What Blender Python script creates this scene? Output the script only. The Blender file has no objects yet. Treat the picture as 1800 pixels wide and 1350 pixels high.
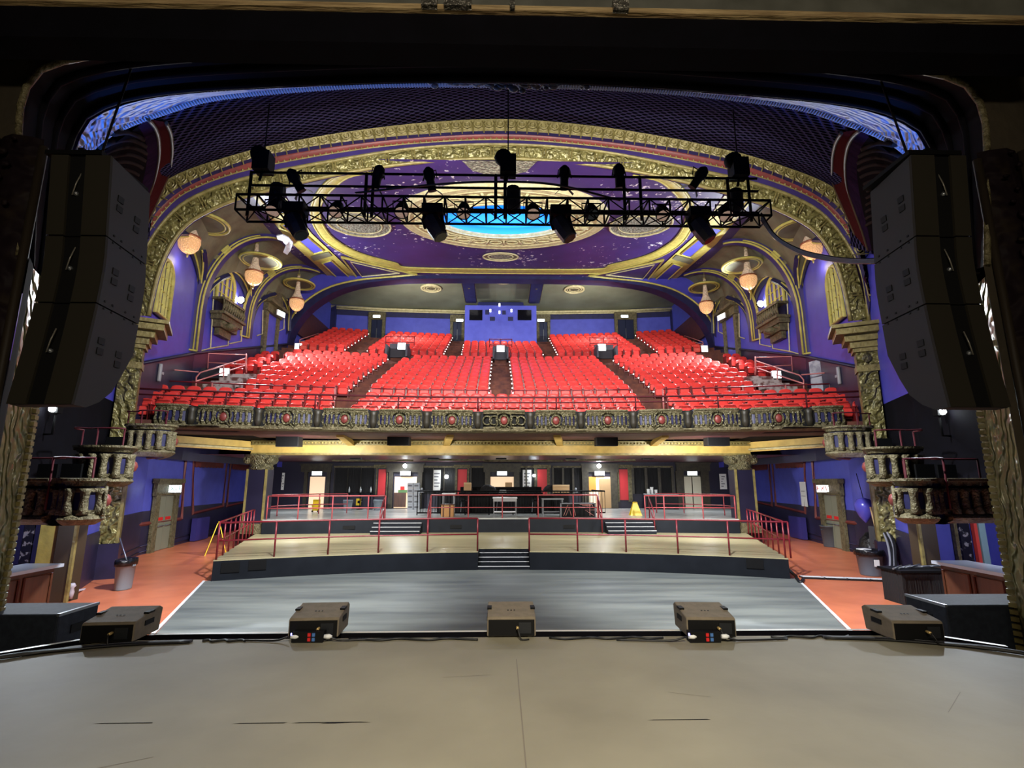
import bpy, bmesh, math, random
from mathutils import Vector, Matrix
from mathutils.bvhtree import BVHTree
random.seed(7)
SC = bpy.context.scene
COL = SC.collection
PI = math.pi

# ---------------------------------------------------------------- camera
F = 905.0; HZ = 848.0; VX = 880.0; CX = -0.12; CZ = 1.62
PITCH = math.atan((HZ - 675) / F)
cp, sp = math.cos(PITCH), math.sin(PITCH)
YAW = math.atan((900 - VX) / F * cp)
ca, sa = math.cos(YAW), math.sin(YAW)
cam = bpy.data.cameras.new('camera'); camo = bpy.data.objects.new('camera', cam); COL.objects.link(camo)
camo.location = (CX, 0, CZ); camo.rotation_euler = (PI / 2 + PITCH, 0, -YAW)
cam.sensor_fit = 'HORIZONTAL'; cam.sensor_width = 36; cam.lens = F / 1800 * 36
cam.clip_start = 0.05; cam.clip_end = 300
SC.camera = camo
SC.view_settings.view_transform = 'Standard'; SC.view_settings.look = 'None'
SC.view_settings.exposure = 0.0; SC.view_settings.gamma = 1.0; SC.view_settings.use_curve_mapping = False
SC.cycles.use_denoising = True
SC.cycles.max_bounces = 6; SC.cycles.diffuse_bounces = 3; SC.cycles.glossy_bounces = 3; SC.cycles.transmission_bounces = 4
SC.cycles.sample_clamp_indirect = 4.0

# ---------------------------------------------------------------- world and lights
W = bpy.data.worlds.new('world'); SC.world = W; W.use_nodes = True
W.node_tree.nodes['Background'].inputs[0].default_value = (0.35, 0.38, 0.5, 1)
W.node_tree.nodes['Background'].inputs[1].default_value = 0.004

def lamp(name, kind, loc, energy, color=(1, 1, 1), aim=None, size=0.2, spot=60, blend=0.5, sy=None):
    l = bpy.data.lights.new(name, kind); l.energy = energy; l.color = color
    if kind == 'AREA':
        l.size = size
        if sy: l.shape = 'RECTANGLE'; l.size_y = sy
    else: l.shadow_soft_size = size
    if kind == 'SPOT': l.spot_size = math.radians(spot); l.spot_blend = blend
    o = bpy.data.objects.new(name, l); COL.objects.link(o); o.location = loc
    if aim is not None:
        o.rotation_euler = (Vector(aim) - Vector(loc)).to_track_quat('-Z', 'Y').to_euler()
    return o
COOL = (0.86, 0.94, 1.0); WARM = (1.0, 0.84, 0.62)
for s in (-1, 1):
    lamp('wall_flood_lamp', 'SPOT', (s * 13.6, 27.0, 10.75), 4200, COOL, aim=(s * 1.0, 26.5, 8.5), size=0.12, spot=165, blend=0.5)
for x in (-4.5, -1.5, 1.5, 4.5):      # added fill spots just behind the truss, thrown at the balcony
    lamp('balcony_fill_lamp', 'SPOT', (x, 10.7, 8.6), 3900, (1, 0.97, 0.92), aim=(x * 1.6, 29, 8.0), size=0.3, spot=130, blend=1.0)
for x in (-7.5, 0, 7.5):              # added fill below the rear ceiling, without fittings
    lamp('rear_fill_lamp', 'SPOT', (x, 36.5, 15.7), 600, (1, 0.97, 0.93), aim=(x, 35, 8), size=0.3, spot=150, blend=0.8)
for s in (-1, 1):
    lamp('rear_ceiling_fill_lamp', 'SPOT', (s * 7.0, 35.2, 12.6), 1300, (1, 0.97, 0.9), aim=(s * 6.0, 38.6, 16.3), size=0.3, spot=150, blend=1.0)  # added to brighten the rear ceiling; no fixture stands here
for x, y in ((-6.6, 33.2), (6.6, 33.2), (-11.9, 30.5), (11.9, 30.5), (0, 30.0), (-5.0, 28.0), (5.0, 28.0)):
    lamp('under_balcony_lamp', 'SPOT', (x, y, 2.9), 420, (0.86, 0.92, 1.0), aim=(x, y, 0), size=0.1, spot=160, blend=0.6)
for s in (-1, 1):
    lamp('proscenium_blue_lamp', 'SPOT', (s * 6.6, 7.4, 5.2), 520 if s < 0 else 420, (0.05, 0.22, 1.0), aim=(s * 5.4, 7.25, 7.6), size=0.1, spot=84, blend=0.7)
    lamp('box_side_lamp', 'POINT', (s * 10.6, 14.9, 1.3), 60, (0.62, 0.62, 1.0), size=0.08)
    lamp('balcony_front_fill_lamp', 'SPOT', (s * 7.7, 20.8, 2.7), 1700, (0.95, 0.95, 0.95), aim=(s * 9.6, 25, 0.2), size=0.15, spot=165, blend=1.0)  # unseen fill, added to brighten side floors, walls and beam
    lamp('balcony_front_fill_lamp', 'SPOT', (s * 3.0, 21.0, 2.7), 420, (1.0, 0.95, 0.85), aim=(s * 3.2, 26, 0.2), size=0.15, spot=160, blend=1.0)  # inner pair of the added fill
    lamp('box_work_lamp', 'SPOT', (s * 10.7, 12.5, 3.38), 1000, (0.80, 0.89, 1.0), aim=(s * 3.9, 4.9, 0), size=0.05, spot=32, blend=0.4)
    lamp('floor_fill_lamp', 'SPOT', (s * 3.4, 10.9, 6.95), 7500, (0.93, 0.96, 1.0), aim=(s * 7.2, 15.5, -1.3), size=0.2, spot=100, blend=0.9)  # added to brighten the floors, set just behind the truss
    lamp('bar_lamp', 'POINT', (s * 11.6, 11.6, 0.6), 70, (0.9, 0.92, 1.0), size=0.1)
lamp('proscenium_strip_lamp', 'AREA', (-3.0, 7.3, 6.9), 30, (0.06, 0.25, 1.0), aim=(-3.0, 7.45, 9), size=5, sy=0.1)
lamp('stage_work_lamp', 'AREA', (0, -3.2, 5.2), 320, (1.0, 0.87, 0.66), aim=(0, 4.5, 1.0), size=2.6, sy=0.8)
lamp('stage_spot_lamp', 'SPOT', (0.3, -2.6, 6.2), 3700, (1.0, 0.91, 0.72), aim=(0.6, 4.3, 0), size=0.6, spot=50, blend=1.0)
lamp('dome_cove_lamp', 'POINT', (0, 23.1, 14.75), 260, (0.06, 0.36, 1.0), size=0.5)

# ---------------------------------------------------------------- sight lines measured on the photograph, turned into places
def ray(px, py):
    u = (px - 900) / F; v = -(py - 675) / F
    y = cp - v * sp; z = sp + v * cp
    return Vector((u * ca + y * sa, -u * sa + y * ca, z))
def U(px, py, x=None, y=None, z=None):
    r = ray(px, py)
    t = (z - CZ) / r.z if z is not None else (y / r.y if y is not None else (x - CX) / r.x)
    return Vector((CX + r.x * t, r.y * t, CZ + r.z * t))
CK = 0.15
def ceil_z(y): return 13.2 + (y - 17) * CK
def UC(px, py, d=0.0):
    r = ray(px, py); t = (13.2 - 17 * CK - d - CZ) / (r.z - CK * r.y)
    return Vector((CX + r.x * t, r.y * t, CZ + r.z * t))

# ---------------------------------------------------------------- materials
def lin(r, g, b):
    f = lambda c: (c / 255 / 12.92) if c <= 10 else ((c / 255 + 0.055) / 1.055) ** 2.4
    return (f(r), f(g), f(b))
MATS = {}
def mat(name, col, rough=0.55, metal=0.0, col2=None, nscale=3.0, lo=0.4, hi=0.6, bump=0.0, bscale=20.0, btype='noise', emis=0.0, ecol=None, spec=0.5, coat=0.0, stretch=None):
    if name in MATS: return MATS[name]
    m = bpy.data.materials.new(name); m.use_nodes = True
    nt = m.node_tree; N = nt.nodes; L = nt.links; b = N['Principled BSDF']
    b.inputs['Base Color'].default_value = (*col, 1); b.inputs['Roughness'].default_value = rough; b.inputs['Metallic'].default_value = metal
    b.inputs['Specular IOR Level'].default_value = spec; b.inputs['Coat Weight'].default_value = coat
    tc = N.new('ShaderNodeTexCoord'); src = tc.outputs['Object']
    if stretch:
        mp = N.new('ShaderNodeMapping'); mp.inputs['Scale'].default_value = stretch; L.new(src, mp.inputs[0]); src = mp.outputs[0]
    if col2:
        n = N.new('ShaderNodeTexNoise'); n.inputs['Scale'].default_value = nscale; n.inputs['Detail'].default_value = 6; L.new(src, n.inputs['Vector'])
        r = N.new('ShaderNodeValToRGB'); r.color_ramp.elements[0].position = lo; r.color_ramp.elements[1].position = hi
        r.color_ramp.elements[0].color = (*col, 1); r.color_ramp.elements[1].color = (*col2, 1)
        L.new(n.outputs['Fac'], r.inputs[0]); L.new(r.outputs[0], b.inputs['Base Color'])
    if bump:
        if btype == 'noise':
            t = N.new('ShaderNodeTexNoise'); t.inputs['Scale'].default_value = bscale; t.inputs['Detail'].default_value = 3; out = t.outputs['Fac']
        elif btype == 'scroll':
            t = N.new('ShaderNodeTexWave'); t.wave_type = 'RINGS'; t.inputs['Scale'].default_value = bscale * 0.35; t.inputs['Distortion'].default_value = 9; t.inputs['Detail'].default_value = 2; t.inputs['Detail Scale'].default_value = 1.6; out = t.outputs['Fac']
        else:
            t = N.new('ShaderNodeTexVoronoi'); t.inputs['Scale'].default_value = bscale; out = t.outputs['Distance']
        L.new(src, t.inputs['Vector'])
        bp = N.new('ShaderNodeBump'); bp.inputs['Strength'].default_value = bump; bp.inputs['Distance'].default_value = 0.08
        L.new(out, bp.inputs['Height']); L.new(bp.outputs[0], b.inputs['Normal'])
    if emis:
        b.inputs['Emission Color'].default_value = (*(ecol or col), 1); b.inputs['Emission Strength'].default_value = emis
    MATS[name] = m; return m

gold = mat('gilded_relief', lin(136, 128, 76), 0.34, 0.25, lin(76, 70, 36), 6, 0.35, 0.7, 0.9, 5.0, 'scroll')
goldfine = mat('gilded_fine_relief', lin(112, 106, 76), 0.42, 0.2, lin(62, 58, 40), 9, 0.35, 0.7, 0.8, 14.0, 'voronoi')
goldplain = mat('gilded_plaster', lin(146, 134, 80), 0.45, 0.15, lin(112, 100, 56), 5, 0.3, 0.7, 0.25, 10)
dullgold = mat('dull_gilded_plaster', lin(118, 110, 80), 0.55, 0.2, lin(74, 66, 42), 7, 0.3, 0.7, 0.7, 18)
yellow = mat('yellow_painted_moulding', lin(196, 184, 92), 0.55, 0, lin(160, 148, 74), 4, 0.3, 0.75, 0.2, 12)
cream = mat('cream_plaster', lin(206, 196, 150), 0.7, 0, lin(176, 165, 120), 5, 0.35, 0.7, 0.5, 9)
purple = mat('purple_painted_wall', lin(78, 84, 186), 0.5, 0, lin(70, 75, 174), 2, 0.35, 0.7, 0.08, 8)
violet = mat('violet_painted_panel', lin(74, 72, 182), 0.5, 0, lin(66, 64, 170), 2, 0.35, 0.7)
deepviolet = mat('deep_violet_paint', lin(50, 38, 100), 0.5, 0, lin(42, 31, 88), 2, 0.35, 0.7)
navy = mat('dark_blue_paint', lin(34, 34, 78), 0.45, 0, lin(26, 26, 60), 3, 0.35, 0.7)
dado = mat('dark_navy_dado_paint', lin(38, 34, 64), 0.4, 0, lin(28, 26, 48), 2, 0.35, 0.7)
olive = mat('olive_plaster', lin(112, 112, 86), 0.75, 0, lin(84, 76, 58), 0.8, 0.35, 0.68, 0.15, 6)
greyplaster = mat('grey_green_plaster', lin(126, 130, 108), 0.8, 0, lin(110, 112, 90), 0.6, 0.35, 0.7)
redbrown = mat('red_brown_paint', lin(120, 50, 44), 0.45, 0, lin(96, 40, 36), 4, 0.35, 0.7)
maroon = mat('maroon_paint', lin(80, 34, 36), 0.6, 0, lin(60, 26, 30), 4, 0.35, 0.7)
darkplum = mat('dark_plum_paint', lin(36, 22, 40), 0.7, 0, lin(24, 16, 28), 3, 0.35, 0.7, 0.2, 5, spec=0)
relief_plum = mat('dark_plum_relief', lin(22, 14, 18), 0.6, 0, lin(36, 29, 22), 5, 0.5, 0.72, 0.5, 3.5, 'scroll', spec=.08)
umber = mat('umber_plaster', lin(60, 51, 36), 0.8, 0, lin(36, 31, 23), 1.6, 0.3, 0.75, 0.3, 5)
black = mat('black_paint', lin(10, 10, 11), 0.65, spec=0.2)
blackm = mat('black_steel', lin(8, 8, 9), 0.7, 0.0, spec=.12)
flatblack = mat('flat_black_plaster', lin(9, 8, 13), 0.85, 0, lin(13, 12, 19), 2, 0.4, 0.7, spec=0.08)  # even near-black with faint tonal variation
pale = mat('blue_tinted_relief_plaster', lin(118, 122, 138), 0.6, 0, lin(84, 86, 104), 5, 0.4, 0.7, 1.0, 5.0, 'scroll')  # cream plaster toned blue-grey, some of the blue light put in
palerope = mat('pale_rope_moulding', lin(120, 124, 136), 0.6)
white = mat('white_paint', lin(226, 228, 230), 0.5)
steel = mat('brushed_steel', lin(150, 154, 160), 0.3, 0.8)
terracotta = mat('terracotta_floor', lin(214, 124, 86), 0.35, 0, lin(194, 108, 74), 1.2, 0.35, 0.7, 0.05, 3)
dancef = mat('dance_floor_boards', lin(122, 127, 122), 0.45, 0, lin(86, 92, 92), 1.0, 0.35, 0.7, 0.04, 3, stretch=(0.35, 2.2, 1))
tan = mat('tan_polished_boards', lin(176, 167, 130), 0.28, 0, lin(150, 141, 108), 0.8, 0.35, 0.7, stretch=(0.4, 2, 1))
greyboards = mat('pale_grey_boards', lin(188, 190, 184), 0.24, 0, lin(160, 162, 158), 0.8, 0.35, 0.7)
platblack = mat('blue_black_platform_face', lin(14, 18, 25), 0.6, 0, lin(20, 24, 31), 2, 0.4, 0.7, spec=.2)
stagem = mat('stage_boards', lin(146, 140, 120), 0.62, 0, lin(118, 112, 95), 0.7, 0.3, 0.75, 0.06, 4, spec=0.3)
railred = mat('red_painted_steel', lin(118, 30, 40), 0.35, 0.1)
darkrail = mat('dark_red_painted_steel', lin(70, 20, 28), 0.6, spec=.2)
pinkrail = mat('worn_pink_painted_steel', lin(196, 120, 118), 0.35, 0.2)
seatred = mat('red_seat_plastic', lin(222, 62, 56), 0.34, 0, lin(212, 52, 48), 3, 0.4, 0.7)
seatframe = mat('dark_red_seat_frame', lin(110, 26, 28), 0.4)
wood = mat('brown_varnished_wood', lin(92, 56, 38), 0.35, 0, lin(64, 38, 26), 2, 0.3, 0.7, stretch=(4, 4, 0.5))
carpet = mat('brown_balcony_carpet', lin(110, 62, 46), 0.85, 0, lin(72, 38, 34), 3, 0.3, 0.7)
glassdark = mat('dark_window_glass', lin(14, 14, 18), 0.12)
curtain = mat('black_curtain_cloth', lin(14, 14, 16), 0.85, bump=0.6, bscale=6, stretch=(3, 3, 0.1))
rubber = mat('black_cable_rubber', lin(22, 22, 24), 0.5)
cabinet = mat('black_speaker_cabinet', lin(18, 18, 20), 0.6, 0, lin(14, 14, 16), 20, 0.4, 0.6, 0.1, 120)
wedge = mat('brown_grey_monitor_paint', lin(126, 115, 99), 0.75, 0, lin(117, 107, 92), 14, 0.4, 0.6, 0.12, 140, spec=0.2)
subm = mat('blue_black_subwoofer_paint', lin(40, 46, 56), 0.7, 0, lin(34, 38, 48), 14, 0.4, 0.6, 0.12, 140, spec=0.2)
pabrown = mat('line_array_rear_paint', lin(40, 37, 30), 0.7, spec=0.15)
pagrey = mat('line_array_side_paint', lin(48, 49, 52), 0.7, spec=0.2)
signlit = mat('lit_sign_face', (0.8, 0.95, 1.0), 0.4, emis=4.0, ecol=(0.85, 0.97, 1.0))
signdim = mat('lit_sign_white_face', (0.9, 0.9, 0.9), 0.4, emis=1.6, ecol=(1, 0.98, 0.95))
letterred = mat('red_lettering', lin(200, 30, 30), 0.5)
lampglow = mat('glowing_lamp_lens', (1, 1, 1), 0.4, emis=60, ecol=(0.88, 0.96, 1.0))
aisleglow = mat('glowing_aisle_light', (1, 1, 1), 0.4, emis=7, ecol=(1, 0.95, 0.88))
crystal = mat('glowing_crystal', (0.72, 0.36, 0.15), 0.3, emis=0.5, ecol=(1.0, 0.56, 0.26), bump=1.0, bscale=14, btype='voronoi')
crystalclear = mat('crystal_strand', (0.55, 0.42, 0.30), 0.3, emis=0.1, ecol=(1.0, 0.7, 0.45), bump=0.8, bscale=12, btype='voronoi')
lensm = mat('pale_lamp_lens', lin(214, 190, 170), 0.3, emis=0.25, ecol=lin(240, 200, 176), bump=0.7, bscale=30, btype='voronoi')
binm = mat('grey_bin_plastic', lin(128, 138, 146), 0.45)
bindark = mat('dark_grey_bin_plastic', lin(66, 70, 76), 0.5)
bag = mat('black_bin_liner', lin(18, 18, 20), 0.3, bump=0.6, bscale=9)
yellowp = mat('yellow_plastic', lin(236, 200, 30), 0.4)
cardboard = mat('cardboard', lin(176, 142, 100), 0.8)
paper = mat('white_paper', lin(226, 226, 222), 0.7)
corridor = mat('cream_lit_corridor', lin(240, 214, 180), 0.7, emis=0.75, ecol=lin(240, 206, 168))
doorg = mat('grey_green_door_paint', lin(120, 122, 104), 0.45)
doorblue = mat('blue_black_door_paint', lin(30, 36, 62), 0.4)
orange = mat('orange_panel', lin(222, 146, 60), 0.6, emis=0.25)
bluecove = mat('blue_lit_dome_plaster', lin(60, 170, 245), 0.8)  # blue of the cove light put into the plaster colour

# purple ceiling with flaking white paint
def flaking(name, col, col2, thr):
    m = mat(name, col, 0.55, 0, col2, 0.5, 0.3, 0.7); nt = m.node_tree; N = nt.nodes; L = nt.links; b = N['Principled BSDF']
    tc = N.new('ShaderNodeTexCoord'); n1 = N.new('ShaderNodeTexNoise'); n1.inputs['Scale'].default_value = 3.2; n1.inputs['Detail'].default_value = 9; n1.inputs['Roughness'].default_value = 0.62
    n2 = N.new('ShaderNodeTexNoise'); n2.inputs['Scale'].default_value = 0.22; n2.inputs['Detail'].default_value = 2
    L.new(tc.outputs['Object'], n1.inputs['Vector']); L.new(tc.outputs['Object'], n2.inputs['Vector'])
    ad = N.new('ShaderNodeMath'); ad.operation = 'MULTIPLY_ADD'; ad.inputs[1].default_value = 0.55
    L.new(n2.outputs['Fac'], ad.inputs[0]); L.new(n1.outputs['Fac'], ad.inputs[2])
    gt = N.new('ShaderNodeMath'); gt.operation = 'GREATER_THAN'; gt.inputs[1].default_value = thr; L.new(ad.outputs[0], gt.inputs[0])
    mx = N.new('ShaderNodeMix'); mx.data_type = 'RGBA'; old = b.inputs['Base Color'].links[0].from_socket
    L.new(gt.outputs[0], mx.inputs['Factor']); L.new(old, mx.inputs['A']); mx.inputs['B'].default_value = (*lin(214, 208, 214), 1)
    L.new(mx.outputs['Result'], b.inputs['Base Color']); return m
ceilpurple = flaking('flaking_purple_ceiling', lin(58, 40, 112), lin(46, 30, 92), 0.925)

# pierced diagonal lattice for the sounding canopy (texture runs on the surface's own UVs)
def lattice(name, col, hole, nu, nv):
    m = bpy.data.materials.new(name); m.use_nodes = True; nt = m.node_tree; N = nt.nodes; L = nt.links; b = N['Principled BSDF']
    b.inputs['Roughness'].default_value = 0.7; b.inputs['Specular IOR Level'].default_value = 0.0
    uv = N.new('ShaderNodeUVMap'); sx = N.new('ShaderNodeSeparateXYZ'); L.new(uv.outputs[0], sx.inputs[0])
    def math_(op, a, bb):
        n = N.new('ShaderNodeMath'); n.operation = op
        for i, v in enumerate((a, bb)):
            if isinstance(v, (int, float)): n.inputs[i].default_value = v
            else: L.new(v, n.inputs[i])
        return n.outputs[0]
    a = math_('MULTIPLY', sx.outputs[0], nu); c = math_('MULTIPLY', sx.outputs[1], nv)
    s1 = math_('ABSOLUTE', math_('SINE', math_('ADD', a, c), 0), 0); s2 = math_('ABSOLUTE', math_('SINE', math_('SUBTRACT', a, c), 0), 0)
    h = math_('MULTIPLY', s1, s2)
    r = N.new('ShaderNodeValToRGB'); r.color_ramp.elements[0].position = 0.30; r.color_ramp.elements[1].position = 0.5
    r.color_ramp.elements[0].color = (*col, 1); r.color_ramp.elements[1].color = (*hole, 1)
    L.new(h, r.inputs[0]); L.new(r.outputs[0], b.inputs['Base Color'])
    bp = N.new('ShaderNodeBump'); bp.inputs['Strength'].default_value = 1.0; bp.inputs['Distance'].default_value = 0.12; bp.invert = True
    L.new(h, bp.inputs['Height']); L.new(bp.outputs[0], b.inputs['Normal'])
    MATS[name] = m; return m
latticem = lattice('pierced_plum_lattice', lin(58, 54, 82), lin(7, 7, 14), 260, 60)

# ---------------------------------------------------------------- mesh helpers
class MB:
    def __init__(s): s.v = []; s.f = []; s.m = []; s.sm = []; s.M = None; s.mi = 0; s.smooth = False; s.uv = {}
    def V(s, p):
        p = Vector(p)
        if s.M is not None: p = s.M @ p
        s.v.append(p); return len(s.v) - 1
    def face(s, idx): s.f.append(tuple(idx)); s.m.append(s.mi); s.sm.append(s.smooth)
    def poly(s, pts): s.face([s.V(p) for p in pts])
    def box(s, c, d, rz=0.0, rx=0.0):
        R = Matrix.Rotation(rz, 3, 'Z') @ Matrix.Rotation(rx, 3, 'X'); c = Vector(c); h = [q / 2 for q in d]
        i = [s.V(c + R @ Vector((x * h[0], y * h[1], z * h[2]))) for z in (-1, 1) for y in (-1, 1) for x in (-1, 1)]
        for q in ((0, 2, 3, 1), (4, 5, 7, 6), (0, 1, 5, 4), (2, 6, 7, 3), (0, 4, 6, 2), (1, 3, 7, 5)): s.face([i[k] for k in q])
    def grid(s, rows, closed=False, uv=False, smooth=None):
        o = s.smooth
        if smooth is not None: s.smooth = smooth
        ids = [[s.V(p) for p in r] for r in rows]; n = len(rows); k = len(rows[0])
        for a in range(n - 1):
            for b in range(k if closed else k - 1):
                bb = (b + 1) % k
                if uv: s.uv[len(s.f)] = ((b / (k - 1), a / (n - 1)), ((b + 1) / (k - 1), a / (n - 1)), ((b + 1) / (k - 1), (a + 1) / (n - 1)), (b / (k - 1), (a + 1) / (n - 1)))
                s.face((ids[a][b], ids[a][bb], ids[a + 1][bb], ids[a + 1][b]))
        s.smooth = o; return ids
    def tube(s, path, r, n=6, closed=False, caps=True):
        path = [Vector(p) for p in path]; k = len(path); rows = []; prev = None
        for i, p in enumerate(path):
            if closed: t = path[(i + 1) % k] - path[i - 1]
            else: t = path[min(i + 1, k - 1)] - path[max(i - 1, 0)]
            t = t.normalized() if t.length > 1e-9 else Vector((0, 0, 1))
            a = prev if prev is not None else (Vector((0, 0, 1)) if abs(t.z) < 0.9 else Vector((1, 0, 0)))
            a = a - t * a.dot(t)
            if a.length < 1e-6: a = Vector((1, 0, 0)) - t * t.x
            a.normalize(); b = t.cross(a); prev = a
            rr = r[i] if isinstance(r, (list, tuple)) else r
            rows.append([p + (a * math.cos(2 * PI * j / n) + b * math.sin(2 * PI * j / n)) * rr for j in range(n)])
        if closed: rows.append(rows[0])
        o = s.smooth; s.smooth = n > 4
        ids = s.grid(rows, closed=True)
        s.smooth = o
        if caps and not closed: s.face(ids[0][::-1]); s.face(ids[-1])
    def lathe(s, prof, n=16, c=(0, 0, 0), axis='z', sx=1.0, sy=1.0, smooth=True):
        c = Vector(c); rows = []
        for r, h in prof:
            row = []
            for j in range(n):
                a = 2 * PI * j / n; x, y = r * math.cos(a) * sx, r * math.sin(a) * sy
                row.append(c + (Vector((x, y, h)) if axis == 'z' else Vector((x, h, y)) if axis == 'y' else Vector((h, x, y))))
            rows.append(row)
        ids = s.grid(rows, closed=True, smooth=smooth)
        if prof[0][0] > 1e-4: s.face(ids[0][::-1])
        if prof[-1][0] > 1e-4: s.face(ids[-1])
    def prism(s, pts, d):
        d = Vector(d); a = [s.V(p) for p in pts]; b = [s.V(Vector(p) + d) for p in pts]; n = len(a)
        s.face(a[::-1]); s.face(b)
        for i in range(n): s.face((a[i], a[(i + 1) % n], b[(i + 1) % n], b[i]))
    def slab(s, xy, z0, z1): s.prism([(p[0], p[1], z0) for p in xy], (0, 0, z1 - z0))
    def strip(s, a, b, smooth=False): s.grid([a, b], smooth=smooth)
    def build(s, name, mats, parent=None, kind=None):
        off = Vector((0, 0, 0)); q = parent
        while q is not None: off += q.location; q = q.parent
        me = bpy.data.meshes.new(name); me.from_pydata([tuple(p - off) for p in s.v], [], s.f)
        for m in (mats if isinstance(mats, (list, tuple)) else [mats]): me.materials.append(m)
        me.polygons.foreach_set('material_index', s.m); me.polygons.foreach_set('use_smooth', s.sm)
        if s.uv:
            l = me.uv_layers.new(name='UVMap').data
            for fi, c in s.uv.items():
                st = me.polygons[fi].loop_start
                for k in range(4): l[st + k].uv = c[k]
        bm = bmesh.new(); bm.from_mesh(me)
        if not s.uv: bmesh.ops.recalc_face_normals(bm, faces=bm.faces)
        bm.to_mesh(me); bm.free(); me.update()
        o = bpy.data.objects.new(name, me); COL.objects.link(o)
        if parent is not None: o.parent = parent
        if kind: o['kind'] = kind
        return o
def thing(name, loc, label, cat, group=None):
    o = bpy.data.objects.new(name, None); COL.objects.link(o); o.location = loc; o.empty_display_size = 0.1
    o['label'] = label; o['category'] = cat
    if group: o['group'] = group
    return o
def tag(o, label, cat, group=None):
    o['label'] = label; o['category'] = cat
    if group: o['group'] = group
    return o
def dup(root, loc, rz, label=None, group=None):
    r = root.copy(); COL.objects.link(r); r.location = loc; r.rotation_euler = (0, 0, rz)
    if label: r['label'] = label
    if group: r['group'] = group
    for ch in list(root.children):
        c = ch.copy(); COL.objects.link(c); c.parent = r
        for g in ch.children:
            d = g.copy(); COL.objects.link(d); d.parent = c
    return r
def kidsof(o): return list(o.children)
def struct(mb, name, mats, parent=None):
    return mb.build(name, mats, parent, None if parent is not None else 'structure')
def cr(pts, n):
    """smooth curve through points, n samples evenly along it"""
    pts = [Vector(p) for p in pts]; P = [pts[0] * 2 - pts[1]] + pts + [pts[-1] * 2 - pts[-2]]; d = []
    for i in range(1, len(P) - 2):
        p0, p1, p2, p3 = P[i - 1:i + 3]
        for k in range(12):
            t = k / 12
            d.append(0.5 * ((2 * p1) + (p2 - p0) * t + (2 * p0 - 5 * p1 + 4 * p2 - p3) * t * t + (3 * p1 - p0 - 3 * p2 + p3) * t ** 3))
    d.append(pts[-1]); return resample(d, n)
def resample(d, n):
    d = [Vector(p) for p in d]; L = [0]
    for i in range(1, len(d)): L.append(L[-1] + (d[i] - d[i - 1]).length)
    out = []; j = 0
    for k in range(n):
        t = L[-1] * k / (n - 1)
        while j < len(d) - 2 and L[j + 1] < t: j += 1
        q = (t - L[j]) / max(1e-9, L[j + 1] - L[j]); out.append(d[j].lerp(d[j + 1], min(1, max(0, q))))
    return out
def mirx(p): return Vector((-p[0], p[1], p[2]))
def sym(left, n):
    """left half points (outside to centre, last at x=0) mirrored into a full curve"""
    l = [Vector(p) for p in left]; l[-1].x = 0
    return cr(l + [mirx(p) for p in l[-2::-1]], n)
def side(s, p): return Vector((p[0] if s < 0 else -p[0], p[1], p[2]))   # things measured on the left wall, s=+1 mirrors them
ORD = ['zeroth', 'first', 'second', 'third', 'fourth', 'fifth', 'sixth', 'seventh', 'eighth', 'ninth', 'tenth', 'eleventh', 'twelfth', 'thirteenth', 'fourteenth', 'fifteenth', 'sixteenth', 'seventeenth', 'eighteenth', 'nineteenth', 'twentieth', 'twenty-first', 'twenty-second', 'twenty-third', 'twenty-fourth', 'twenty-fifth', 'twenty-sixth', 'twenty-seventh', 'twenty-eighth', 'twenty-ninth', 'thirtieth']
# ================================================================ THE BUILDING
ZF, ZP1, ZP2 = -1.30, -0.68, -0.05
def UW(px, py, A, B, d=0.0):
    """where a sight line meets the upright wall through A and B, moved d into the room"""
    t = Vector((B[0] - A[0], B[1] - A[1], 0)).normalized(); n = Vector((t.y, -t.x, 0))
    if n.x * A[0] > 0: n = -n
    r = ray(px, py); o = Vector((CX, 0, CZ)); a = Vector((A[0], A[1], 0)) + n * d
    k = (a - o).dot(n) / r.dot(n); return o + r * k

# ---- stage
lipL = [(-9, 4.55), (-7, 4.62), (-5.6, 4.85), (-4.9, 5.25), (-4.45, 5.68), (-4.1, 5.86), (-3.4, 5.88), (0, 5.9)]
lip = [(p[0], p[1]) for p in lipL] + [(-p[0], p[1]) for p in lipL[-2::-1]]
b = MB(); b.slab([(9, -5), (-9, -5)] + lip, -0.4, 0.0); b.mi = 1
for (x0, x1, yy) in ((-1.55, -1.0, 3.93), (-2.9, -2.5, 3.95), (-3.9, -3.5, 3.92), (0.9, 1.35, 3.92), (-1.35, -1.25, 3.92), (-1.95, -1.6, 3.93)):
    b.poly([(x0, yy, .0012), (x1, yy, .0012), ((x0 + x1) / 2 + .2, yy + .012, .0012), (x0 + .05, yy + .01, .0012)])
b.mi = 2
for yy, w in ((5.2, .004), (2.6, .006)):
    b.poly([(.03, yy, .0011), (.03 + w * 2, yy, .0011), (.035 + w, yy - 2.4, .0011), (.03, yy - 2.4, .0011)])
for x0, y0, x1, y1 in ((-2.6, 3.3, -2.2, 3.5), (1.2, 4.4, 1.5, 4.3), (3.1, 4.0, 3.5, 4.35), (-.6, 4.75, -.2, 4.8), (2.2, 3.2, 2.4, 3.0)):
    b.poly([(x0, y0, .0011), (x1, y1, .0011), (x1, y1 + .006, .0011), (x0, y0 + .006, .0011)])
struct(b, 'floor', [stagem, flatblack, mat('worn_floor_seam', lin(112, 104, 90), .7)])
b = MB(); b.strip([(p[0], p[1] + .002, -.0) for p in lip], [(p[0], p[1] + .002, ZF) for p in lip]); struct(b, 'trim_1', black)
b = MB()
gut = [(p[0], p[1] + .005) for p in lip[3:-3]]
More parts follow.
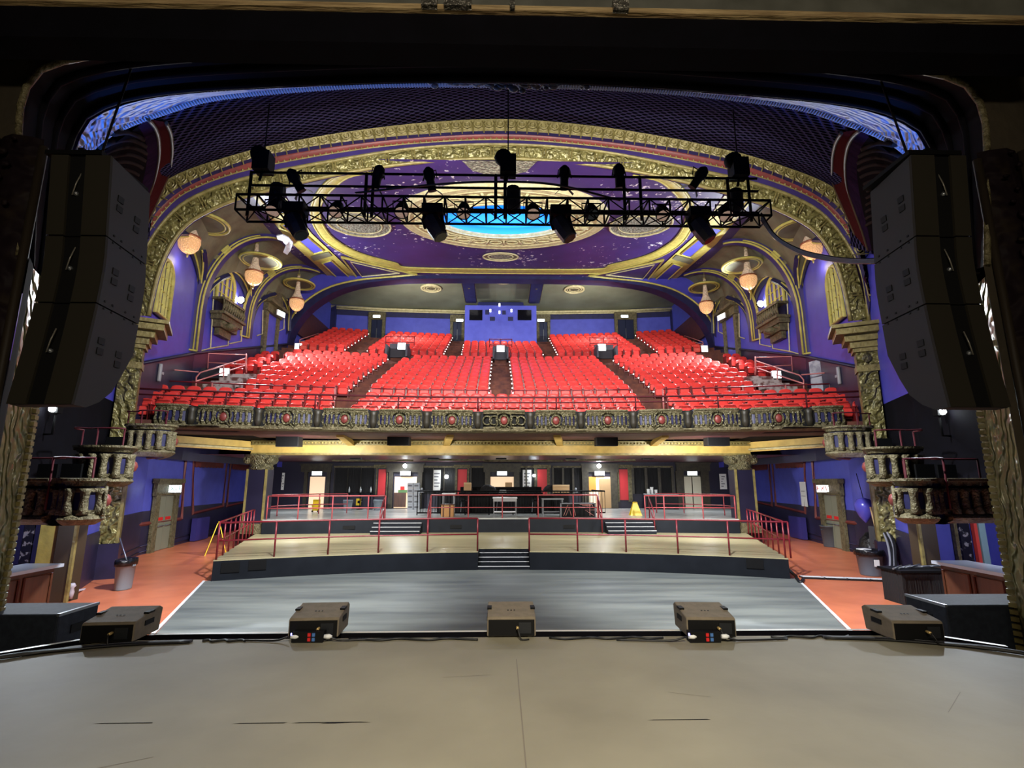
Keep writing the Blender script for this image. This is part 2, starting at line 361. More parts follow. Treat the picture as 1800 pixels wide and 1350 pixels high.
b.strip([(x, y, -.28) for x, y in gut], [(x * 1.0, y + .2, -.28) for x, y in gut]); b.strip([(x, y + .2, -.28) for x, y in gut], [(x, y + .2, -1.2) for x, y in gut])
struct(b, 'trim_2', black)
b = MB()
edge = [(x * (1.0 if abs(x) < 4.2 else 1.015), y + .2) for x, y in gut]
b.strip([(x, y, .0) for x, y in edge], [(x * 1.005, y + .055, .0) for x, y in edge]); b.mi = 1; b.strip([(x, y, -.002) for x, y in edge], [(x, y, -.3) for x, y in edge])
struct(b, 'trim_3', [mat('white_lip_paint', lin(214, 212, 204), 0.4), flatblack])

# ---- house floors
b = MB(); b.poly([(-19, 4.6, ZF), (19, 4.6, ZF), (19, 37, ZF), (-19, 37, ZF)]); struct(b, 'floor', terracotta)
def p1y(x): return 18.25 - .0242 * x * x
dl = [(-5.05, 6.2), (-6.9, 11.1), (-8.95, 16.45)]
b = MB(); xs = [-8.95 + 17.9 * i / 20 for i in range(21)]
b.slab([(x, y) for x, y in dl] + [(x, p1y(x) + .03) for x in xs[1:-1]] + [(-x, y) for x, y in dl[::-1]], ZF + .002, ZF + .02); struct(b, 'dance_floor', dancef)
for s in (-1, 1):
    b = MB(); b.prism([(s * 5.05, 6.2, ZF + .021), (s * 8.95, 16.45, ZF + .021), (s * 9.02, 16.45, ZF + .021), (s * 5.13, 6.2, ZF + .021)], (0, 0, .012)); struct(b, 'trim_4', white)
# front platform with a notch for its steps
fx = [-8.75 + 17.5 * i / 24 for i in range(25)]
front = [(x, p1y(x)) for x in fx if x < -.9] + [(-.88, p1y(.9)), (-.88, p1y(.9) + .95), (.88, p1y(.9) + .95), (.88, p1y(.9))] + [(x, p1y(x)) for x in fx if x > .9]
back1 = [(11.6, 25.6), (-11.6, 25.6)]
b = MB(); b.slab(front + back1, ZF + .01, ZP1 - .03); struct(b, 'platform_base', platblack)
b = MB(); b.slab(front + back1, ZP1 - .03, ZP1); struct(b, 'platform_deck', tan)
def steps(name, cx, y0, w, z0, z1, n, d):
    b = MB(); m2 = MB(); h = (z1 - z0) / (n + 1)
    for k in range(n):
        zt = z0 + h * (k + 1); y = y0 + d * k
        b.box((cx, (y + y0 + d * n) / 2, zt - h / 2), (w, y0 + d * n - y, h)); m2.box((cx, y - .006, zt - .008), (w, .014, .016))
    o = struct(b, name, platblack); m2.build('nosing', white, o); return o
steps('steps', 0, p1y(0) + .02, 1.74, ZF + .02, ZP1, 4, .22)
def p2y(x): return 25.0 - .006 * x * x
fx = [-10.9 + 21.8 * i / 16 for i in range(17)]
f2 = [(x, p2y(x)) for x in fx] + [(12.2, 26.6), (16.9, 36), (-16.9, 36), (-12.2, 26.6)]
b = MB(); b.slab(f2, ZF + .05, ZP2 - .03); struct(b, 'platform_base', platblack)
b = MB(); b.slab(f2, ZP2 - .03, ZP2); struct(b, 'platform_deck', greyboards)
for cx in (-4.85, 5.85): steps('steps', cx, p2y(5) - .85, 2.2, ZP1, ZP2, 3, .28)
for x in (-7.1, -2.2, 3.1, 6.9):
    b = MB(); y = p2y(x) - .015; b.box((x, y, -.42), (.55, .03, .16)); struct(b, 'trim_5', black)
for px, py in ((412, 995), (452, 993), (1325, 990)):
    p = U(px, py, y=p1y(8.0) + .1); b = MB(); b.box((p.x, p1y(p.x) - .02, p.z), (.5, .03, .3), rz=-math.atan(.0484 * p.x)); struct(b, 'trim_6', black)

# ---- side walls at floor level
WL = [(-11.1, 13.9), (-12.9, 17.5), (-14.85, 22.1), (-15.8, 27.2), (-16.9, 36.0)]
SEG = list(zip(WL[:-1], WL[1:]))
for s, nm in ((-1, 'left'), (1, 'right')):
    b = MB(); b.strip([side(s, (x, y, ZF)) for x, y in WL[:2]], [side(s, (x, y, 1.7)) for x, y in WL[:2]]); b.strip([side(s, (x, y, ZF)) for x, y in WL[1:]], [side(s, (x, y, 3.9)) for x, y in WL[1:]]); struct(b, 'wall_' + nm, purple)
    b = MB()
    for (A, B) in SEG:
        t = Vector((B[0] - A[0], B[1] - A[1], 0)).normalized(); n = Vector((t.y, -t.x, 0)); n = -n if n.x < 0 else n
        q = [Vector((A[0], A[1], 0)) + n * .04, Vector((B[0], B[1], 0)) + n * .04]
        zt = .15 if A[1] < 17 else .45
        b.grid([[side(s, (p.x, p.y, z)) for p in q] for z in (ZF, zt)]); b.grid([[side(s, (p.x, p.y, zt)) for p in q], [side(s, ((p - n * .04).x, (p - n * .04).y, zt)) for p in q]])
    struct(b, 'baseboard_' + nm, dado)
    b = MB()
    for (A, B) in SEG[1:]:
        t = Vector((B[0] - A[0], B[1] - A[1], 0)).normalized(); n = Vector((t.y, -t.x, 0)); n = -n if n.x < 0 else n
        for z in (-.95, -1.18):
            b.tube([side(s, Vector((A[0], A[1], z)) + n * .06), side(s, Vector((B[0], B[1], z)) + n * .06)], .03, 5)
    struct(b, 'trim_7', dado)
def frame_on_wall(s, seg, pts, r, m, name='trim_8', fill=None, d=.05, dash=False):
    A, B = SEG[seg]; q = [side(s, UW(px, py, A, B, d)) for px, py in pts]; b = MB()
    if fill: b.poly([side(s, UW(px, py, A, B, d - .02)) for px, py in pts]); o = struct(b, name, fill)
    b = MB(); b.tube(q, r, 4, closed=True)
    if fill: b.build('frame', m, o); return o
    return struct(b, name, m)
for s in (-1, 1):
    frame_on_wall(s, 2, [(244, 806), (327, 798), (318, 912), (226, 925)], .09, redbrown)
    frame_on_wall(s, 3, [(340, 800), (399, 808), (391, 890), (338, 903)], .09, redbrown, fill=purple)
    frame_on_wall(s, 3, [(406, 808), (446, 814), (442, 880), (398, 890)], .08, redbrown, fill=purple)
    for seg, pts in ((3, [(344, 806), (394, 812), (393, 822), (343, 820)]), (3, [(409, 813), (441, 817), (440, 827), (408, 824)])):
        A, B = SEG[seg]; q = [UW(px, py, A, B, .1) for px, py in pts]; b = MB(); n = 9
        for i in range(n):
            a0, a1, c0, c1 = q[0].lerp(q[1], i / n), q[0].lerp(q[1], (i + 1) / n), q[3].lerp(q[2], i / n), q[3].lerp(q[2], (i + 1) / n)
            mid = (c0 + c1) / 2 + Vector((0, 0, -.06)); b.poly([side(s, p) for p in (a0, a1, c1, mid, c0)])
        struct(b, 'trim_9', redbrown)
    A, B = SEG[3]; q = UW(352, 928, A, B, .25); t = Vector((B[0] - A[0], B[1] - A[1], 0)).normalized()
    b = MB(); b.box(side(s, (q.x, q.y, -.72)), (1.5, .25, 1.1), rz=(math.atan2(t.y, t.x) if s < 0 else -math.atan2(t.y, t.x)))
    tag(b.build('radiator_cover', mat('dark_violet_box_paint', lin(58, 52, 124), .45)), 'purple boxed radiator cover against the %s wall past the side door' % ('left' if s < 0 else 'right'), 'cover')

# ---- side doors
def wall_door(s, idx, seg, px0, px1, pyt, pyb, nm):
    A, B = SEG[seg]; a = UW(px0, pyb, A, B, .06); c = UW(px1, pyb, A, B, .06); a.z = c.z = ZF; zt = UW((px0 + px1) / 2, pyt, A, B).z
    t = (c - a).normalized(); n = Vector((t.y, -t.x, 0)); n = -n if n.x < 0 else n
    w = (c - a).length; S_ = lambda u, z, d: side(s, a + t * u + n * d + Vector((0, 0, z - ZF)))
    b = MB()
    for u0, u1, z0, z1, d in ((-.42, 0, ZF, zt + .1, .14), (w, w + .42, ZF, zt + .1, .14), (-.5, w + .5, zt + .02, zt + .55, .16), (-.6, w + .6, zt + .55, zt + .75, .26), (-.42, w + .42, zt + .1, zt + .16, .22)):
        b.prism([S_(u0, z0, 0), S_(u1, z0, 0), S_(u1, z1, 0), S_(u0, z1, 0)], S_(0, ZF, d) - S_(0, ZF, 0))
    fr = struct(b, 'door_%d' % idx, dullgold)
    for k in range(2):
        b = MB(); u0, u1 = w * k / 2 + .01, w * (k + 1) / 2 - .01
        b.prism([S_(u0, ZF + .02, -.0), S_(u1, ZF + .02, -.0), S_(u1, zt, -.0), S_(u0, zt, -.0)], S_(0, ZF, .05) - S_(0, ZF, 0))
        lf = b.build('door_leaf', doorg, fr)
        b = MB(); b.tube([S_(u0 + .1, -.25, .1), S_(u1 - .1, -.25, .1)], .03, 6); b.build('push_bar', steel, lf)
        b = MB(); b.prism([S_(u0 + .12, -.02, .052), S_(u1 - .12, -.02, .052), S_(u1 - .12, .12, .052), S_(u0 + .12, .12, .052)], S_(0, ZF, .01) - S_(0, ZF, 0)); b.build('notice', letterred, lf)
    return S_, w, zt
def lettering(body, size, m, extr=.003):
    cu = bpy.data.curves.new("lettering", "FONT"); cu.body = body; cu.size = size; cu.align_x = "CENTER"; cu.align_y = "CENTER"; cu.extrude = extr
    tx = bpy.data.objects.new("lettering", cu); COL.objects.link(tx); dg = bpy.context.evaluated_depsgraph_get(); me = bpy.data.meshes.new_from_object(tx.evaluated_get(dg)); bpy.data.objects.remove(tx)
    o = bpy.data.objects.new("lettering", me); COL.objects.link(o); me.materials.clear(); me.materials.append(m); return o
def exit_sign(loc, rz, size, label, m=signlit, lm=None, text=True):
    t = thing('exit_sign', loc, label, 'sign'); t.rotation_euler = (0, 0, rz)
    b = MB(); b.box((0, .04, 0), (size[0] + .04, .08, size[1] + .04)); h = b.build('housing', white)
    h.parent = t
    b = MB(); b.box((0, -.006, 0), (size[0], .01, size[1])); f = b.build('lit_face', m); f.parent = t
    b = MB(); b.box((0, .2, 0), (.1, .3, .08)); h2 = b.build('bracket', blackm); h2.parent = t
    if text:
        tx = lettering('EXIT', size[1] * 1.05, lm or letterred); tx.location = (0, -.016, 0); tx.rotation_euler = (PI / 2, 0, 0); tx.parent = f
    return t
S_, w, zt = wall_door(-1, 1, 2, 264, 291, 872, 976, 'left'); p = S_(w / 2, zt + .3, .3); exit_sign(p, .95, (.62, .3), 'lit exit sign over the grey side door in the left wall', signlit, mat('green_lettering', lin(90, 170, 150), .5))
S_, w, zt = wall_door(1, 2, 2, 264, 291, 872, 976, 'right'); p = S_(w / 2, zt + .3, .3); exit_sign(p, -.95, (.62, .3), 'lit exit sign over the grey side door in the right wall', signdim)

# ---- recesses with bars either side, under the boxes
for s, nm in ((-1, 'left'), (1, 'right')):
    b = MB(); b.strip([side(s, p) for p in ((-6.5, 6.55, ZF), (-8.6, 7.3, ZF), (-13.4, 8.5, ZF), (-13.4, 13.9, ZF), (-11.1, 13.9, ZF))], [side(s, p) for p in ((-6.5, 6.55, .86), (-8.6, 7.3, .86), (-13.4, 8.5, .86), (-13.4, 13.9, .86), (-11.1, 13.9, .86))]); struct(b, 'wall_bar_' + nm, purple)
    P_ = lambda px, py, d=.0: side(s, U(px, py, x=-13.4 + d))
    def strip_px(x0, x1, m, name, d=.06, top=908, bot=1064):
        a, c = U(x0, 960, y=13.85), U(x1, 960, y=13.85); b = MB()
        b.box(side(s, ((a.x + c.x) / 2, 13.87 - d / 2, -.22)), (abs(c.x - a.x), d, 2.14)); return struct(b, name, m)
    if s < 0:
        strip_px(72, 98, yellow, 'trim_10', .12); strip_px(40, 58, mat('black_patterned_panel', lin(20, 20, 22), .4, 0, lin(150, 150, 156), 7, .55, .6), 'trim_10'); strip_px(22, 27, yellow, 'trim_10'); strip_px(60, 68, navy, 'trim_10'); strip_px(28, 38, navy, 'trim_10', .04)
    else:
        strip_px(62, 68, dullgold, 'trim_10', .1); strip_px(36, 56, mat('black_patterned_panel', lin(20, 20, 22), .4, 0, lin(150, 150, 156), 7, .55, .6), 'trim_10'); strip_px(10, 22, mat('pale_cyan_panel', lin(150, 190, 200), .6), 'trim_10', .12); strip_px(24, 30, mat('coral_strip', lin(230, 80, 70), .6), 'trim_10', .1)
    b = MB(); b.box(side(s, (-11.1, 13.95, .0)), (.42, .42, 2.6)); o = struct(b, 'box_post', mat('dark_brown_post', lin(58, 46, 30), .55)); b = MB(); b.box(side(s, (-10.86, 13.75, 0)), (.07, .07, 2.6)); b.build('gilded_edge', goldplain, o)
# ---- pilasters that carry the main arch
for s, nm in ((-1, 'left'), (1, 'right')):
    def pil(c, d, m, name='pilaster_moulding', parent=None):
        b = MB(); b.box(side(s, c), d, rz=(.5 if s < 0 else -.5)); return b.build(name, m, parent)
    root = pil((-12.5, 17.1, 1.2), (.5, .5, 2.9), gold, 'pilaster'); root['kind'] = 'structure'
    pil((-12.52, 17.13, 1.2), (.66, .4, 3.1), goldplain, 'pilaster_edge', root)
    pil((-12.5, 17.1, -.78), (.75, .6, 1.05), dado, 'plinth', root)
    pil((-12.5, 17.1, 4.0), (.55, .5, 3.0), gold, 'upper_shaft', root)
    for k, (z, w, h, m) in enumerate(((5.45, .72, .22, goldplain), (5.8, .66, .5, gold), (6.1, .8, .14, goldplain), (6.28, .95, .22, goldplain), (6.5, 1.25, .22, goldplain), (6.72, 1.75, .2, goldplain), (6.9, 2.0, .12, goldplain))):
        pil((-12.55, 17.1, z), (w, w * .85, h), m, 'capital_moulding', root)
    b = MB()
    for i in range(9): b.box(side(s, (-12.95 + i * .11, 16.55 + i * .055, 6.36)), (.06, .12, .12), rz=(.5 if s < 0 else -.5))
    b.build('dentils', goldplain, root)
    b = MB(); b.lathe([(.0, -.1), (.12, -.06), (.19, 0), (.12, .08), (0, .1)], 12, side(s, (-12.42, 16.85, 5.8)), 'y'); b.build('rosette', goldfine, root)

# ---- proscenium: jambs, arch soffit and the stage side of the wall
JL = [(-5.35, 5.55), (-5.8, 6.35)]
near = sym([(-5.3, 5.3, 4.0)] + [U(px, py, y=5.3) for px, py in ((36, 230), (44, 170), (62, 136), (90, 117), (150, 104), (234, 93), (390, 81), (640, 72), (VX, 70))], 61)
far = sym([(-5.98, 6.4, 4.0), (-5.97, 6.4, 5.6), (-5.95, 6.4, 6.15), (-5.72, 6.4, 6.62), (-4.72, 6.4, 6.95), (-2.05, 6.4, 7.17), (0, 6.4, 7.22)], 61)
mid = [near[i].lerp(far[i], .35) + Vector((0, 0, .12)) for i in range(61)]; mid2 = [near[i].lerp(far[i], .75) + Vector((0, 0, .1)) for i in range(61)]
b = MB(); b.grid([near, mid, mid2, far], smooth=True); struct(b, 'proscenium_soffit', flatblack)
b = MB(); b.tube([p + Vector((0, -.02, 0)) for p in near], .035, 6); struct(b, 'trim_11', dullgold)
b = MB()
for k in (.3, .62, .92): b.tube([near[i].lerp(far[i], k) + Vector((0, 0, .06 if k < .9 else 0)) for i in range(61)], .045, 6)
struct(b, 'trim_12', flatblack)
b = MB(); out = [Vector((max(-9.5, min(9.5, p.x * 1.8)), 5.3, 8.5 if p.z > 5.0 else p.z)) for p in near]
b.grid([near, out]); struct(b, 'wall_proscenium', umber)
b = MB(); outf = [Vector((p.x * 1.6, 6.42, 10.5 if p.z > 5.5 else p.z)) for p in far]; b.grid([far, outf]); struct(b, 'wall_proscenium_house', darkplum)
for s, nm in ((-1, 'left'), (1, 'right')):
    def jamb(pts, m, z0=-1.3, z1=4.0):
        b = MB(); b.strip([side(s, (x, y, z0)) for x, y in pts], [side(s, (x, y, z1)) for x, y in pts]); return struct(b, 'proscenium_jamb', m)
    jamb([(-5.28, 5.3), (-5.42, 5.5), (-5.5, 5.6)], flatblack); jamb([(-5.5, 5.6), (-5.68, 5.95), (-5.84, 6.28)], gold)
    b = MB()
    for i in range(66): b.box(side(s, (-5.86, 6.3, -1.2 + i * .078)), (.1, .1, .05), rz=.4)
    b.box(side(s, (-5.9, 6.34, 1.35)), (.08, .08, 5.3)); struct(b, 'trim_13', goldplain)
    b = MB(); b.strip([side(s, p) for p in ((-9.5, 5.3, -.2), (-7.3, 5.3, -.2), (-5.28, 5.3, -.2))], [side(s, p) for p in ((-9.5, 5.3, 4.0), (-7.3, 5.3, 4.0), (-5.28, 5.3, 4.0))]); struct(b, 'wall_stage_' + nm, umber)
    # ornamented border on the stage side of the opening
    rows = []
    for x in (-5.34, -5.42, -5.6, -5.74, -5.82): rows.append([side(s, (x, 5.28 - .1 * math.sin(PI * (-5.34 - x) / .48), z)) for z in [i * .12 for i in range(46)]])
    b = MB(); b.grid(rows, smooth=True); struct(b, 'trim_14', relief_plum)
    b = MB(); rnd = random.Random(3 + s)
    for i in range(34):
        z = .3 + i * .152; x = -5.58 + rnd.uniform(-.1, .1); r = rnd.uniform(.03, .065)
        b.lathe([(0, -r * .6), (r * .8, -r * .3), (r, 0), (r * .7, r * .4), (0, r * .6)], 7, side(s, (x, 5.14, z)), 'y', sy=rnd.uniform(.5, 1.3))
    struct(b, 'trim_15', relief_plum)
    b = MB(); b.tube([side(s, (-5.86, 5.25, -.1)), side(s, (-5.86, 5.25, 5.4))], .06, 6); b.tube([side(s, (-5.32, 5.27, -.1)), side(s, (-5.32, 5.27, 5.3))], .045, 6); struct(b, 'trim_16', mat('tarnished_brown_moulding', lin(40, 33, 25), .6, spec=.2))
for o in bpy.data.objects:
    if o.name.split('.')[0] in ('proscenium_jamb', 'trim_13', 'trim_14', 'trim_15', 'trim_16'): o.location.x += .08
# ---- beam and timber over the stage opening
b = MB(); z0 = U(900, 79, y=4.55).z; z1 = U(900, 27, y=4.55).z; b.box((0, 4.7, (z0 + z1) / 2), (11.4, .3, z1 - z0)); struct(b, 'beam', flatblack)
b = MB(); z2 = U(900, 11, y=4.5).z; b.box((0, 4.66, (z1 + z2) / 2), (11.0, .34, z2 - z1)); o = struct(b, 'ceiling_timber', mat('pale_splintered_timber', lin(196, 170, 124), .7, 0, lin(120, 94, 62), 3, .35, .7, .6, 8, stretch=(.4, 4, 4)))
for x, w in ((-.87, .16), (-.58, .28), (-.02, .05), (1.1, .16)):
    b = MB(); b.box((x, 4.47, z1 + .06), (w, .06, .13)); b.build('clamp_plate', mat('foil_wrapped_plate', lin(130, 126, 118), .3, .6, bump=1.0, bscale=18), o)
b = MB(); b.box((0, 4.7, z2 + .5), (13, .3, 1.0)); struct(b, 'wall_over_stage', mat('grey_render', lin(104, 104, 96), .8, 0, lin(80, 80, 72), 2, .35, .7))

# ---- plaster spandrel behind the opening, and the great pierced canopy
can = sym([(-7.6, 7.9, 4.6), (-7.35, 7.7, 5.6), (-7.0, 7.55, 6.4), (-6.42, 7.5, 7.12), (-5.5, 7.5, 7.58), (-4.6, 7.5, 7.86), (-2.4, 7.5, 8.1), (0, 7.5, 8.15)], 81)
farR = resample([Vector((-5.98, 6.45, 3.0))] + far + [Vector((5.98, 6.45, 3.0))], 81)
b = MB(); b.grid([[p + Vector((0, .05, .02)) for p in farR], can], smooth=True); struct(b, 'spandrel_plaster', pale)
b = MB(); b.tube([p + Vector((0, -.02, -.02)) for p in can], .055, 6)
for i in range(0, 360):
    p = resample(can, 361)[i] if i == 0 else None
cr361 = resample(can, 420)
for i in range(1, 419):
    p = cr361[i]; t = (cr361[i + 1] - cr361[i - 1]).normalized(); b.box(p + Vector((0, -.05, -.03)), (.022, .1, .11), rz=0)
struct(b, 'trim_17', palerope)
def arch(pts, n=97): return sym(pts, n)
Yr = 16.2
A0 = arch([U(262, 420, y=Yr), U(272, 355, y=Yr), U(287, 322, y=Yr), U(333, 297, y=Yr), U(433, 266, y=Yr), U(500, 251, y=Yr), U(600, 233, y=Yr), U(740, 216, y=Yr), U(VX, 209, y=Yr)])
b = MB(); CANF = resample(can, 97); rows = []
for k in range(13):
    v = k / 12; rows.append([CANF[i].lerp(A0[i], v) + Vector((0, 0, .55 * math.sin(PI * v) * max(0, 1 - (CANF[i].x / 8) ** 2))) for i in range(97)])
b.grid(rows, uv=True, smooth=True); canopy = struct(b, 'canopy_ceiling', latticem)
bvh = BVHTree.FromPolygons([tuple(p) for p in b.v], b.f)
def oncan(px, py, d=.06):
    h = bvh.ray_cast(Vector((CX, 0, CZ)), ray(px, py)); 
    return h[0] - ray(px, py).normalized() * d if h[0] is not None else None
def band_on(ptsA, ptsB, s, name, m, d=.07, n=40):
    a = [oncan(*p, d) for p in ptsA]; c = [oncan(*p, d) for p in ptsB]
    a = [p for p in a if p is not None]; c = [p for p in c if p is not None]
    if len(a) < 2 or len(c) < 2: return
    b = MB(); b.grid([[side(s, p) for p in cr(a, n)], [side(s, p) for p in cr(c, n)]]); struct(b, name, m)
for s in (-1, 1):
    o_ = [(215, 205), (245, 193), (272, 197), (292, 215), (301, 240), (302, 275), (294, 315), (276, 360), (256, 400), (244, 432)]
    i_ = [(222, 214), (243, 205), (260, 209), (273, 226), (279, 248), (279, 280), (272, 315), (258, 355), (243, 395), (233, 428)]
    k_ = [(210, 222), (230, 216), (243, 222), (252, 238), (258, 262), (258, 285), (252, 315), (243, 355), (233, 392), (226, 428)]
    band_on(o_, i_, s, 'trim_18', mat('dull_oxblood_paint', lin(56, 22, 22), .8, spec=0), .3); band_on(i_, k_, s, 'trim_19', darkplum, .28)
    gr = [(120, 262), (150, 244), (185, 226), (210, 222)] + k_[1:]
    low = [(110, 300), (125, 290), (150, 290), (165, 300), (175, 310), (185, 330), (190, 350), (190, 370), (195, 400), (195, 420)]
    band_on(k_, low, s, 'grille_backing', mat('grey_brown_grille_plaster', lin(20, 17, 18), .9, spec=0), .25)
    b = MB()
    for cpts in (o_, i_):
        q = [oncan(*p, .34) for p in cpts]; b.tube([side(s, p) for p in cr([p for p in q if p], 40)], .035, 5)
    struct(b, 'trim_20', mat('tarnished_gold_moulding', lin(70, 54, 40), .6, spec=.1))
    b = MB()
    for k in range(13):
        t = k / 12; y = 226 + 150 * t; xr = 236 + 20 * math.sin(PI * min(1, t * 1.5 + .15))
        q = [oncan(xr, y + 6, .3), oncan(xr - 10, y, .36), oncan(xr - 30, y - 3 - 4 * (1 - t), .36), oncan(xr - 55, y - 4 * (1 - t), .34), oncan(xr - 80, y + 8, .3)]
        q = [p for p in q if p is not None]
        if len(q) > 2: b.tube([side(s, p) for p in cr(q, 12)], .05, 5)
    struct(b, 'organ_grille', mat('grey_brown_rib_plaster', lin(44, 37, 35), .8, spec=0))
# carved cartouche at the middle of the canopy's front edge
b = MB(); rnd = random.Random(5)
for i in range(80):
    x = rnd.uniform(-1.3, 1.3); z = 8.09 - abs(rnd.gauss(0, .05)) - .1 * math.exp(-(x * 2.2) ** 2); r = rnd.uniform(.03, .075)
    b.lathe([(0, -r), (r * .7, -r * .7), (r, 0), (r * .6, r * .6), (0, r)], 7, (x, 7.35 + rnd.uniform(-.08, .05), z), 'z', sx=rnd.uniform(.6, 1.6), sy=.7)
for i in range(16):
    x0 = -1.35 + i * .18; b.tube([(x0 + .11 * math.cos(a), 7.3, 8.07 - .1 * math.exp(-((x0 + .0) * 2) ** 2) + .06 * math.sin(a)) for a in [k * .7 for k in range(8)]], .025, 5)
struct(b, 'cartouche_plaster', mat('tarnished_cartouche_plaster', lin(62, 54, 50), .5, 0, lin(40, 34, 32), 5, .4, .7))

# ---- the main arch: bands stepping back into the house
def arc_px(l, y): return arch([U(px, py, y=y) for px, py in l])
B1 = arc_px([(236, 470), (252, 412), (277, 360), (333, 319), (433, 281), (500, 266), (600, 250), (740, 236), (VX, 230)], 16.35)
B2 = arc_px([(226, 520), (238, 470), (256, 418), (287, 372), (333, 335), (433, 299), (600, 267), (740, 251), (VX, 245)], 16.7)
B3 = arc_px([(228, 556), (240, 480), (258, 435), (293, 385), (340, 348), (433, 314), (600, 281), (740, 260), (VX, 254)], 17.0)
B4 = arc_px([(262, 556), (276, 492), (293, 446), (322, 402), (363, 374), (440, 344), (600, 306), (740, 286), (VX, 279)], 17.25)
A0b = arch([U(250, 420, y=Yr), U(268, 358, y=Yr)] + [U(*p, y=Yr) for p in ((287, 322), (333, 297), (433, 266), (500, 251), (600, 233), (740, 216), (VX, 209))])
b = MB(); b.strip(A0b, B1, True); struct(b, 'arch_band', goldplain)
b = MB(); st = resample([A0b[i].lerp(B1[i], .5) for i in range(97)], 76)
for i in range(1, 75):
    p = st[i]; t = (st[i + 1] - st[i - 1]).normalized(); n = Vector((-t.z, 0, t.x)); hw = .33
    for r_, w_ in ((.19, .022), (.09, .018)): b.tube([p + (t * math.cos(a) + n * math.sin(a)) * r_ + Vector((0, -.05, 0)) for a in [2 * PI * k / 8 for k in range(8)]], w_, 4, closed=True)
    q = p.lerp(st[i + 1], .5); b.tube([q + n * hw + Vector((0, -.03, 0)), q - n * hw + Vector((0, -.03, 0))], .02, 4)
struct(b, 'trim_21', goldplain)
b = MB(); b.strip(B1, [p.lerp(B2[i], .15) + Vector((0, .1, 0)) for i, p in enumerate(B1)], True); struct(b, 'arch_band', navy)
b = MB(); q0 = [p.lerp(B2[i], .15) + Vector((0, .1, 0)) for i, p in enumerate(B1)]; q1 = [p.lerp(B2[i], .5) + Vector((0, -.02, 0)) for i, p in enumerate(B1)]
b.grid([q0, q1, B2], smooth=True); struct(b, 'arch_band', redbrown)
b = MB(); st = resample(B2, 150)
for i in range(1, 149): b.lathe([(0, -.05), (.045, 0), (0, .05)], 5, st[i] + Vector((0, -.06, 0)))
b.tube(B2, .03, 5); struct(b, 'trim_22', goldplain)
b = MB(); b.strip(B2, B3, True); struct(b, 'arch_band', deepviolet)
b = MB(); b.grid([B3, [B3[i].lerp(B4[i], .5) + Vector((0, -.12, 0)) for i in range(97)], B4], smooth=True); struct(b, 'arch_band', gold)
b = MB(); b.tube([p + Vector((0, -.03, 0)) for p in B3], .07, 6); b.tube([p + Vector((0, -.03, 0)) for p in B4], .07, 6)
st = resample([B3[i].lerp(B4[i], .5) + Vector((0, -.14, 0)) for i in range(97)], 34)
for i in range(1, 33):
    t = (st[min(33, i + 1)] - st[i - 1]).normalized(); n = Vector((-t.z, 0, t.x))
    for d in (-.05, .05): b.tube([st[i] + n * .22 + t * d, st[i] - n * .22 + t * d], .025, 4)
struct(b, 'trim_23', goldplain)
b = MB(); b.strip(B4, [p + Vector((0, .12, .0)) for p in B4], True); struct(b, 'arch_soffit', navy)
# wall that closes the arch down to the pilasters
for s in (-1, 1):
    b = MB(); ring = [p for p in B2 if p.x < -9.5]; b.strip([side(s, p + Vector((0, .25, 0))) for p in ring], [side(s, (-15.5, p.y + .4, p.z)) for p in ring]); struct(b, 'wall_arch_side', darkplum)

# ---- house ceiling behind the arch, with its dome
def cz(x, y, d=0): return Vector((x, y, ceil_z(y) - d))
DC = (0.0, 22.9)
b = MB(); n = 64; hole = [(DC[0] + 3.0 * math.cos(2 * PI * i / n), DC[1] + 2.15 * math.sin(2 * PI * i / n)) for i in range(n)]
def outp(i):
    a = 2 * PI * i / n; c, s_ = math.cos(a), math.sin(a); t = min(12.6 / abs(c) if abs(c) > 1e-6 else 99, (11.2 if s_ > 0 else 5.9) / abs(s_) if abs(s_) > 1e-6 else 99)
    return (DC[0] + c * t, DC[1] + s_ * t)
rows = []
for k in range(7):
    v = (k / 6) ** 1.2; rows.append([cz(hole[i][0] + (outp(i)[0] - hole[i][0]) * v, hole[i][1] + (outp(i)[1] - hole[i][1]) * v) for i in range(n)])
b.grid(rows, closed=True); struct(b, 'ceiling', ceilpurple)
b = MB(); rows = []
for h, k in ((0, 1.0), (.35, 1.0), (.36, 1.12), (.75, 1.08), (1.15, .85), (1.45, .5), (1.55, .02)):
    rows.append([Vector((DC[0] + (x - DC[0]) * k, DC[1] + (y - DC[1]) * k, ceil_z(y) + h - .0)) for x, y in hole])
b.grid(rows, closed=True, smooth=True); struct(b, 'ceiling_dome', bluecove)
def oval(a, bb, d, n=96, c=DC): return [cz(c[0] + a * math.cos(2 * PI * i / n), c[1] + bb * math.sin(2 * PI * i / n), d) for i in range(n)]
b = MB()
prof = [(3.0, 2.15, -.02), (3.05, 2.2, .12), (3.25, 2.38, .16), (3.5, 2.6, .10), (4.35, 3.5, .14), (4.7, 3.85, .22), (4.95, 4.15, .18), (5.05, 4.25, -.02)]
b.grid([oval(*q) for q in prof], closed=True, smooth=True)
for a, bb, r in ((3.15, 2.28, .06), (3.45, 2.56, .05), (4.5, 3.65, .05), (4.85, 4.03, .07)): b.tube(oval(a, bb, .17), r, 5, closed=True)
struct(b, 'ceiling_dome_surround', cream)
b = MB()
